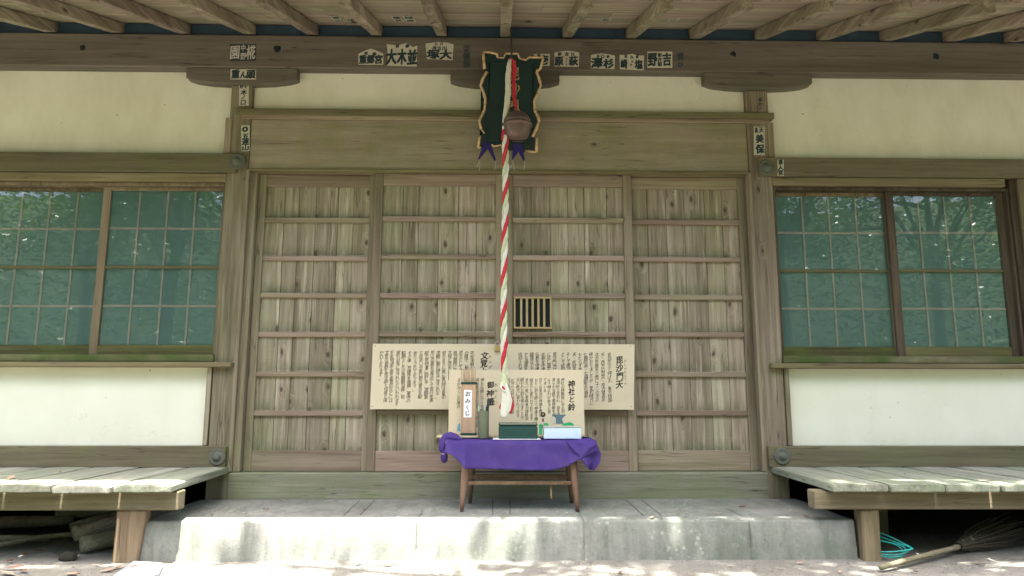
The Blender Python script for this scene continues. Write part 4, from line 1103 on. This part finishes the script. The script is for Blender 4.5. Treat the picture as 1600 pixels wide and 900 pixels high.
# three twisted strands
z_top, z_bot = at(790, 212, yR).z, at(788, 590, yR).z
xt, xb_ = at(789.5, 212, yR).x, at(787.5, 590, yR).x
pitch = .268; ns = 150
for s_i, (m, nm) in enumerate((('red_cloth', 'red_strand'), ('green_cloth', 'white_strand'), ('white_cloth', 'white_strand'))):
    bm = B(); pts = []; rr = []
    for k in range(ns+1):
        u = k/ns; z = z_top+(z_bot-z_top)*u; xc = xt+(xb_-xt)*u+.004*math.sin(u*7)
        a = -2*math.pi*(z_top-z)/pitch+s_i*2*math.pi/3+.9+.25*math.sin(u*13)
        R_ = .0100+.0012*math.sin(u*17); pts.append((xc+R_*math.cos(a)+.0015*mnoise.noise((u*30, 3, s_i)), yR+R_*math.sin(a), z)); rr.append((.0124 if m == 'red_cloth' else .0124)+.0024*mnoise.noise((u*34, s_i, 0)))
    tube(bm, pts, rr, 12)
    for v in bm.verts: v.co += Vector((1, 1, 0))*(.0026*mnoise.noise((v.co.x*130, v.co.y*130, v.co.z*26))+.0022*mnoise.noise((v.co.x*300, v.co.y*300, v.co.z*90)))
    part(nm, bm, m, rope)
# knot and loose tails
strip('knot', [(788, 584, -.006), (788, 591, -.010), (788.5, 599, -.014), (789, 607, -.010)], [.017, .022, .027, .020], 'green_cloth', .024)
strip('white_tail', [(789, 600, -.030), (790.5, 612, -.034), (792, 625, -.032), (790, 640, -.026), (787, 652, -.022)], [.015, .026, .034, .032, .018], 'white_cloth', .006)
strip('white_tail', [(784, 597, -.026), (784.5, 606, -.032), (788, 612, -.034)], [.006, .014, .010], 'white_cloth', .010)
strip('red_tail', [(794, 610, -.012), (797, 622, -.016), (800, 634, -.014), (797, 646, -.012)], [.010, .018, .016, .008], 'red_cloth', .008)
strip('red_tail', [(784, 630, -.010), (781.5, 636, -.010), (783, 641, -.010)], [.006, .008, .004], 'red_cloth', .006)
strip('red_tail', [(785, 603, -.040), (786.5, 606, -.044), (788.5, 609, -.040)], [.004, .008, .004], 'red_cloth', .004)

# ================================================================ LOW THINGS ON THE GROUND
def log_(p0, p1, r, label, mat='log', bend=.01):
    bm = B(); a, b = Vector(p0), Vector(p1); pts = []; rs = []
    for i in range(9):
        u = i/8; q = a.lerp(b, u)+Vector((0, 0, bend*math.sin(u*3.1))); pts.append(q); rs.append(r*(1-.15*u)*(1+.06*math.sin(u*9+r*90)))
    tube(bm, pts, rs, 14)
    for v in bm.verts: v.co += Vector((mnoise.noise(v.co*18), mnoise.noise(v.co*18+Vector((5, 0, 0))), mnoise.noise(v.co*18+Vector((0, 9, 0)))))*r*.14
    return single('log', bm, mat, label, 'log')
a = at(128, 866, -.62); a.z = GZ+.050; log_(a, (a.x+.42, -.06, GZ+.055), .048, 'nearest short log under the left bench with its sawn end showing')
a = at(117, 853, -.50); a.z = GZ+.088; log_(a, (a.x+.36, .10, GZ+.10), .050, 'short log lying against and behind the nearest log under the bench')
log_((-3.75, -.12, GZ+.05), (-2.85, .10, GZ+.06), .042, 'long thick branch lying at the left under the bench')
log_((-2.98, .10, GZ+.10), (-2.35, .32, GZ+.085), .040, 'thin pale pole lying deep under the left bench')
log_((-2.95, -.52, GZ+.022), (-2.52, -.20, GZ+.03), .016, 'thin crooked stick on the ground left of the short logs', bend=.02)
log_((-3.3, -.45, GZ+.026), (-2.75, -.33, GZ+.024), .020, 'bare stick lying along the front of the pile under the bench', bend=.015)
log_((-2.75, -.12, GZ+.05), (-2.25, .18, GZ+.12), .030, 'knotty branch leaning up behind the short logs under the bench', bend=.03)
log_((-3.5, .10, GZ+.17), (-2.75, .42, GZ+.10), .045, 'dark branch resting on the others far under the bench')
for (px, py, r, lab) in ((106, 866, .038, 'dark lumpy stone beside the nearest log under the bench'),):
    c = at(px, py+8, Z=GZ); bm = B(); bmesh.ops.create_icosphere(bm, subdivisions=3, radius=r, matrix=Matrix.Translation((c.x, c.y, GZ+r*.55)))
    for v in bm.verts: d = v.co-Vector((c.x, c.y, GZ+r*.55)); v.co = Vector((c.x, c.y, GZ+r*.5))+Vector((d.x*1.25, d.y, d.z*.75))*(1+.35*mnoise.noise(d*22+c))
    single('stone', bm, 'dark', lab, 'stone')
# grey slab let into the ground on the left
bm = B(); pts = [at(px, py, Z=GZ+.012) for px, py in ((208, 878), (256, 881), (247, 899), (235, 912), (165, 912), (180, 897))]
fv = [bm.verts.new((p.x, p.y, GZ+.020+random.uniform(-.002, .002))) for p in pts]; bv = [bm.verts.new((p.x*1.0, p.y, GZ-.03)) for p in pts]
bm.faces.new(fv)
for i in range(6): bm.faces.new((fv[i], bv[i], bv[(i+1) % 6], fv[(i+1) % 6]))
bmesh.ops.recalc_face_normals(bm, faces=bm.faces[:]); bmesh.ops.bevel(bm, geom=[e for e in bm.edges if e.calc_length() > .03], offset=.007, segments=2, affect='EDGES')
single('stone_slab', bm, 'slab', 'flat grey stone slab in the ground by the left bench leg', 'slab')
# teal cord coil
bm = B(); c = at(1372, 862, Z=GZ+.03); c = at(1421, 869, Z=GZ+.02)+Vector((-.19, .105, .02))
for k in range(4):
    pts = []; ox, oz = random.uniform(-.02, .02), .010*k
    for i in range(37):
        a = 2*math.pi*i/36; q = Vector((.20*math.cos(a)*(1+.04*k), .055*math.sin(a)*(1+.10*k), .045*math.sin(a+.3)+.010*math.sin(3*a+k)))
        q.rotate(Matrix.Rotation(-.50-.02*k, 3, 'Z')); q.z += -.22*q.x
        pts.append((c.x+ox+q.x, c.y+q.y, max(GZ+.008, c.z+.02+oz+q.z)))
    tube(bm, pts, .0030, 6, caps=False)
single('garden_cord', bm, 'hose', 'coil of teal plastic cord on the ground by the right bench leg', 'cord')
# broom
b0 = at(1376, 884, Z=GZ+.03); b1 = at(1502, 853, Z=GZ+.045)
b0 = Vector((b0.x, b0.y, GZ+.022)); b1.z = GZ+.045
br = thing('bamboo_broom', (b1.x, b1.y, GZ), 'bamboo handled twig broom lying on the ground under the bench', 'broom')
bm = B(); pts = []; rs = []
for i in range(25):
    u = i/24; pts.append(b0.lerp(b1, u)); rs.append(.0140+(.0030 if i in (6, 15, 22) else 0))
tube(bm, pts, rs, 12); part('handle', bm, 'bamboo', br)
bm = B(); d = (b1-b0).normalized(); sd_ = Vector((-d.y, d.x, 0)); upv = Vector((0, 0, 1))
for i in range(170):
    a = random.uniform(0, 6.283); q = random.random()**.5
    s0 = b1-d*.03+(sd_*math.cos(a)+upv*math.sin(a))*.022*q
    L = random.uniform(.38, .68); e = b1+d*L+(sd_*math.cos(a)*.12+upv*(math.sin(a)*.085+.02))*q+Vector((random.uniform(-.02, .02), random.uniform(-.02, .02), random.uniform(-.01, .02)))
    e.z = max(e.z, GZ+.01); m_ = s0.lerp(e, .45)+(sd_*math.cos(a)+upv*math.sin(a))*.02*q; m_.z = max(m_.z, GZ+.012)
    tube(bm, [s0, m_, e], [.0034, .0026, .0012], 4, caps=False)
part('twigs', bm, 'twig', br)
bm = B()
for k in (.02, .09, .16):
    cc = b1+d*k; R_ = .026+.16*k; tube(bm, [cc+(sd_*math.cos(a)+upv*math.sin(a))*R_ for a in [2*math.pi*i/16 for i in range(17)]], .0022, 5, caps=False)
part('binding', bm, 'string', br)

# fallen leaves
def leaf_mesh(name, mat, seed):
    rnd = random.Random(seed); bm = B(); n = 8; L = 1.0; rows = []
    cu, tw = rnd.uniform(.1, .5), rnd.uniform(-.4, .4)
    for i in range(n+1):
        u = i/n; wd = .22*math.sin(math.pi*min(1, u*.96+.02))**.8; row = []
        for k in (-1, -.5, 0, .5, 1):
            x = (u-.5)*L; y = k*wd; z = .06+cu*(abs(k)**1.5)*wd*1.1+.25*cu*(u-.5)**2+tw*k*wd*(u-.5)
            row.append(bm.verts.new((x, y, z)))
        rows.append(row)
    for i in range(n):
        for k in range(4): f = bm.faces.new((rows[i][k], rows[i+1][k], rows[i+1][k+1], rows[i][k+1])); f.smooth = True
    return mesh(name, bm, mat)
LM = [leaf_mesh('fallen_leaf', 'dry', 1), leaf_mesh('fallen_leaf', 'dry', 2), leaf_mesh('fallen_leaf', 'dry_pale', 3), leaf_mesh('fallen_leaf', 'dry_pale', 4)]
def leaf(p, size, k, rot, label, group):
    o = bpy.data.objects.new('fallen_leaf', LM[k]); COL.objects.link(o); o.location = p; o.scale = (size, size, size*1.0)
    o.rotation_euler = (random.uniform(-.15, .15), random.uniform(-.15, .15), rot); tag(o, label, 'leaf', group)
rl = random.Random(11)
LG = ('dry curled leaf fallen on the ground by the left bench', 'leaves on the ground at the left')
LC = ('dry leaf fallen on the pale ground in front of the step', 'leaves on the ground before the step')
LS = ('small dry leaf fallen on top of the concrete step', 'leaves on the step')
LBL = ('dry leaf lying on the planks of the left bench', 'leaves on the left bench')
LBR = ('dry leaf lying on the planks of the right bench', 'leaves on the right bench')
for px, py, s, k in ((10, 897, .10, 2), (22, 888, .09, 0), (36, 893, .07, 1), (112, 898, .07, 2), (118, 895, .05, 0), (166, 893, .06, 2), (176, 890, .07, 3), (188, 888, .06, 2), (210, 891, .035, 0), (40, 868, .07, 1), (60, 862, .06, 0), (88, 866, .06, 1), (150, 884, .05, 3), (16, 878, .06, 1)):
    c = at(px, py, Z=GZ+.005); leaf((c.x, c.y, GZ+.006+(.018 if px == 210 else 0)), s, k, rl.uniform(0, 6), *LG)
for px, py, s, k in ((560, 881, .055, 2), (607, 883, .05, 2), (674, 894, .035, 0), (690, 895, .03, 1), (736, 876, .035, 2), (738, 887, .02, 1), (970, 895, .045, 1), (850, 894, .015, 0), (1078, 896, .03, 2), (1250, 879, .045, 3), (1313, 893, .04, 2), (572, 896, .03, 2), (423, 889, .02, 0), (1180, 890, .03, 1), (1400, 889, .05, 3), (1530, 880, .06, 3), (1430, 893, .03, 1), (905, 884, .02, 1), (640, 888, .02, 1), (1120, 884, .02, 0)):
    c = at(px, py, Z=GZ+.005); leaf((c.x, c.y, GZ+.004), s, k, rl.uniform(0, 6), *LC)
for px, py, s, k in ((415, 797, .05, 1), (440, 784, .04, 1), (478, 783, .03, 0), (570, 797, .03, 1), (648, 781, .03, 1), (1019, 809, .05, 2), (983, 797, .022, 0), (1063, 797, .02, 0), (846, 795, .03, 2), (1123, 803, .04, 3), (1087, 799, .015, 1), (1160, 793, .05, 1), (1260, 808, .04, 1), (330, 805, .035, 1), (383, 803, .035, 0)):
    c = at(px, py, Z=DZ+.003); leaf((c.x, c.y, DZ+.004), s, k, rl.uniform(0, 6), *LS)
for px, py, s, k in ((17, 748, .085, 2), (31, 747, .04, 2), (50, 732, .05, 0), (94, 738, .035, 0), (172, 741, .035, 0), (233, 747, .02, 1), (131, 746, .015, 1)):
    c = at(px, py, Z=.455); leaf((c.x, c.y, .457), s, k, rl.uniform(0, 6), *LBL)
for px, py, s, k in ((1474, 730, .045, 0), (1335, 731, .03, 3), (1582, 731, .03, 0), (1414, 741, .02, 1), (1545, 750, .03, 2)):
    c = at(px, py, Z=.455); leaf((c.x, c.y, .457), s, k, rl.uniform(0, 6), *LBR)
# grit and small pebbles on the ground
bm = B(); rp = random.Random(5)
for i in range(1500):
    x, y = rp.uniform(-3.3, 3.6), -.83-abs(rp.gauss(0, .45))
    if rp.random() < .35: x = rp.choice((-1, 1))*rp.uniform(2.0, 3.5); y = rp.uniform(-1.3, .2)
    r = rp.uniform(.002, .0065)*(1.5 if rp.random() < .06 else 1)
    vs_ = [bm.verts.new((x+r*dx*rp.uniform(.7, 1.3), y+r*dy*rp.uniform(.7, 1.3), GZ+.001+r*dz+.010*mnoise.noise((x*2.3, y*2.3, 1))-.003)) for dx, dy, dz in ((1, 0, .3), (0, 1, .3), (-1, 0, .3), (0, -1, .3), (0, 0, 1.0))]
    for a, b in ((0, 1), (1, 2), (2, 3), (3, 0)): bm.faces.new((vs_[a], vs_[b], vs_[4]))
o = obj('gravel', bm, 'pebble'); o['kind'] = 'stuff'; o['label'] = 'scattered grit and small pebbles on the sandy ground'

# ================================================================ TREES (behind the viewer; they shade the ground and show in the window glass)
def crown_mesh(seed, blobs, n, size, flat_=.75):
    rnd = random.Random(seed); bm = B()
    for i in range(n):
        bx_, by_, bz_, br_ = rnd.choice(blobs)
        d = Vector((rnd.gauss(0, 1), rnd.gauss(0, 1), rnd.gauss(0, 1))).normalized()*br_*rnd.random()**.4
        p = Vector((bx_+d.x, by_+d.y, bz_+d.z*flat_))
        s = size*rnd.uniform(.6, 1.3); a = rnd.uniform(0, 6.28); t = Vector((math.cos(a), math.sin(a), rnd.uniform(-.5, .2))).normalized()
        nrm = Vector((rnd.gauss(0, .5), rnd.gauss(0, .5), 1)).normalized(); b = nrm.cross(t).normalized()
        q = [bm.verts.new(p+t*s*u+b*s*.42*v) for u, v in ((-1, 0), (-.2, .8), (.45, .7), (1, 0), (.45, -.7), (-.2, -.8))]
        bm.faces.new(q)
    return mesh('crown', bm, 'leaf')
def trunk_mesh(h, r, limbs, seed):
    rnd = random.Random(seed); bm = B()
    pts = [(.12*math.sin(i*.9)*i/8, .1*math.cos(i*.7)*i/8, h*i/8) for i in range(9)]
    tube(bm, pts, [r*(1.35 if i == 0 else 1-.085*i) for i in range(9)], 10)
    for (bx_, by_, bz_, br_) in limbs:
        st = Vector(pts[rnd.randint(4, 7)]); e = Vector((bx_, by_, bz_)); tube(bm, [st, st.lerp(e, .5)+Vector((0, 0, .3)), e], [r*.4, r*.26, r*.08], 6)
    return mesh('trunk', bm, 'bark')
rt = random.Random(3)
def blobs(h, R, n, rnd): return [(rnd.uniform(-1, 1)*R*.7, rnd.uniform(-1, 1)*R*.7, h*rnd.uniform(.42, 1.0), R*rnd.uniform(.30, .5)) for _ in range(n)]
KIND = []
for k in range(3):
    h = 9+2*k; bl = blobs(h, 3.4, 15, rt); KIND.append((trunk_mesh(h*.85, .20, bl, k), crown_mesh(20+k, bl, 11000, .09)))
spots = [(-8.5, -13, 0), (-4.6, -15.5, 1), (-.8, -14, 2), (3.4, -15.5, 0), (7.6, -13.5, 1), (-12.5, -9.5, 2), (12, -10, 0), (-6.5, -18, 2), (1.2, -18, 1), (9, -18, 2), (-13, -17, 0), (14, -17, 1)]
names = ['leafy tree standing across the yard facing the hall']*12
for i, (x, y, k) in enumerate(spots):
    t = thing('broadleaf_tree', (x, y, GZ), 'leafy green tree across the yard facing the hall', 'tree', 'trees facing the hall')
    t.rotation_euler.z = rt.uniform(0, 6.28)
    for me, nm in zip(KIND[k], ('trunk', 'crown')):
        o = bpy.data.objects.new(nm, me); COL.objects.link(o); o.parent = t
# dense wood closing the yard behind the trees
bm = B(); rnd = random.Random(9)
for i in range(80000):
    x = rnd.uniform(-27, 27); y = -21-6*rnd.random()+.008*x*x; z = GZ+rnd.random()*(12.5+2.2*mnoise.noise((x*.3, 0, 0))+1.5*mnoise.noise((x*.9, 5, 0)))
    dn = mnoise.noise((x*.55, y*.4, z*.55))
    if dn < -.38 and rnd.random() < .75: continue
    s = rnd.uniform(.08, .19); a = rnd.uniform(0, 6.28)
    t = Vector((math.cos(a), math.sin(a), rnd.uniform(-.6, .3))).normalized(); b = Vector((rnd.gauss(0, .6), rnd.gauss(0, .6)+.3, 1)).normalized().cross(t).normalized(); p = Vector((x, y, z))
    bm.faces.new([bm.verts.new(p+t*s*u+b*s*.45*v) for u, v in ((-1, 0), (-.2, .8), (.5, .7), (1, 0), (.5, -.7), (-.2, -.8))])
o = obj('woodland', bm, 'leaf'); o['kind'] = 'stuff'; o['label'] = 'dense green wood across the yard facing the hall'
bm = B(); hv = []                                                   # slope added behind it to stop the low sky
for i in range(41):
    x = -100+5*i; row = []
    for j in range(9):
        u = j/8; row.append(bm.verts.new((x, -29-40*u, GZ-.3+(17+2*mnoise.noise((x*.06, 1, 0)))*math.sin(min(1, u*1.6)*math.pi/2)**.8*(1 if u else 0))))
    hv.append(row)
for i in range(40):
    for j in range(8): f = bm.faces.new((hv[i][j], hv[i+1][j], hv[i+1][j+1], hv[i][j+1])); f.smooth = True
o = obj('sky_block_slope', bm, 'sky_block_slope'); o['kind'] = 'structure'
# tree at the right whose boughs hang out over the front of the step
SH = -SDIR/ -SDIR.z*-1.0
up_ = Vector((-SDIR.x, -SDIR.y, -SDIR.z)); up_ = up_/up_.z           # one metre up towards the sun
tt = thing('overhanging_tree', (9.2, -5.2, GZ), 'leafy tree beside the yard with boughs hanging over the step', 'tree')
bl = []
def over(x, y, h, r): q = Vector((x, y, GZ))+up_*h; bl.append((q.x-9.2, q.y+5.2, q.z-GZ, r))
for x, y, h, r in ((.15, -.95, 7.2, .40), (.8, -.80, 7.8, .45), (1.35, -1.0, 7.0, .5), (2.0, -.75, 7.6, .55), (2.7, -1.0, 7.2, .6), (3.5, -.9, 7.8, .7), (4.4, -1.2, 7.4, .9), (1.7, -1.7, 8.2, .5), (3.2, -1.9, 8.0, .7), (-.8, -1.0, 7.4, .20), (.5, -1.5, 7.6, .35), (-1.42, -.80, 7.0, .10), (.5, -.72, 7.5, .35), (1.1, -.74, 7.3, .35), (1.6, -.76, 7.7, .4), (2.3, -.95, 7.1, .4), (-2.02, -1.08, 7.0, .26), (-2.05, -1.10, 7.3, .26), (-2.1, -1.14, 7.5, .28), (-2.4, -1.22, 7.0, .34), (-2.4, -1.20, 7.4, .34), (-2.4, -1.24, 7.7, .34), (-2.7, -1.22, 7.0, .34), (-2.7, -1.20, 7.4, .34), (-2.7, -1.24, 7.7, .34), (-3.0, -1.22, 7.0, .34), (-3.0, -1.20, 7.4, .34), (-3.0, -1.24, 7.7, .34), (-3.3, -1.22, 7.0, .34), (-3.3, -1.20, 7.4, .34), (-3.3, -1.24, 7.7, .34), (-3.6, -1.22, 7.0, .34), (-3.6, -1.20, 7.4, .34), (-3.6, -1.24, 7.7, .34)):
    over(x, y, h, r)
nf = [(bx_*.5, by_*.3, 6+rt.random()*3, 1.0) for bx_, by_, bz_, br_ in bl]
def canopy():
    rnd = random.Random(77); bm = B()
    for (bx_, by_, bz_, br_) in bl:
        n = int(430*br_**1.7)
        for i in range(n):
            d = Vector((rnd.gauss(0, .5), rnd.gauss(0, .5), rnd.gauss(0, .35)))*br_
            p = Vector((bx_, by_, bz_))+d; s = rnd.uniform(.055, .10); a = rnd.uniform(0, 6.28)
            t = Vector((math.cos(a), math.sin(a), rnd.uniform(-.4, .2))).normalized(); b = Vector((rnd.gauss(0, .3), rnd.gauss(0, .3), 1)).normalized().cross(t).normalized()
            bm.faces.new([bm.verts.new(p+t*s*u+b*s*.42*v) for u, v in ((-1, 0), (-.2, .8), (.45, .7), (1, 0), (.45, -.7), (-.2, -.8))])
    return mesh('crown', bm, 'leaf')
for me, nm in ((trunk_mesh(8.5, .26, bl, 4), 'trunk'), (canopy(), 'crown')):
    o = bpy.data.objects.new(nm, me); COL.objects.link(o); o.parent = tt
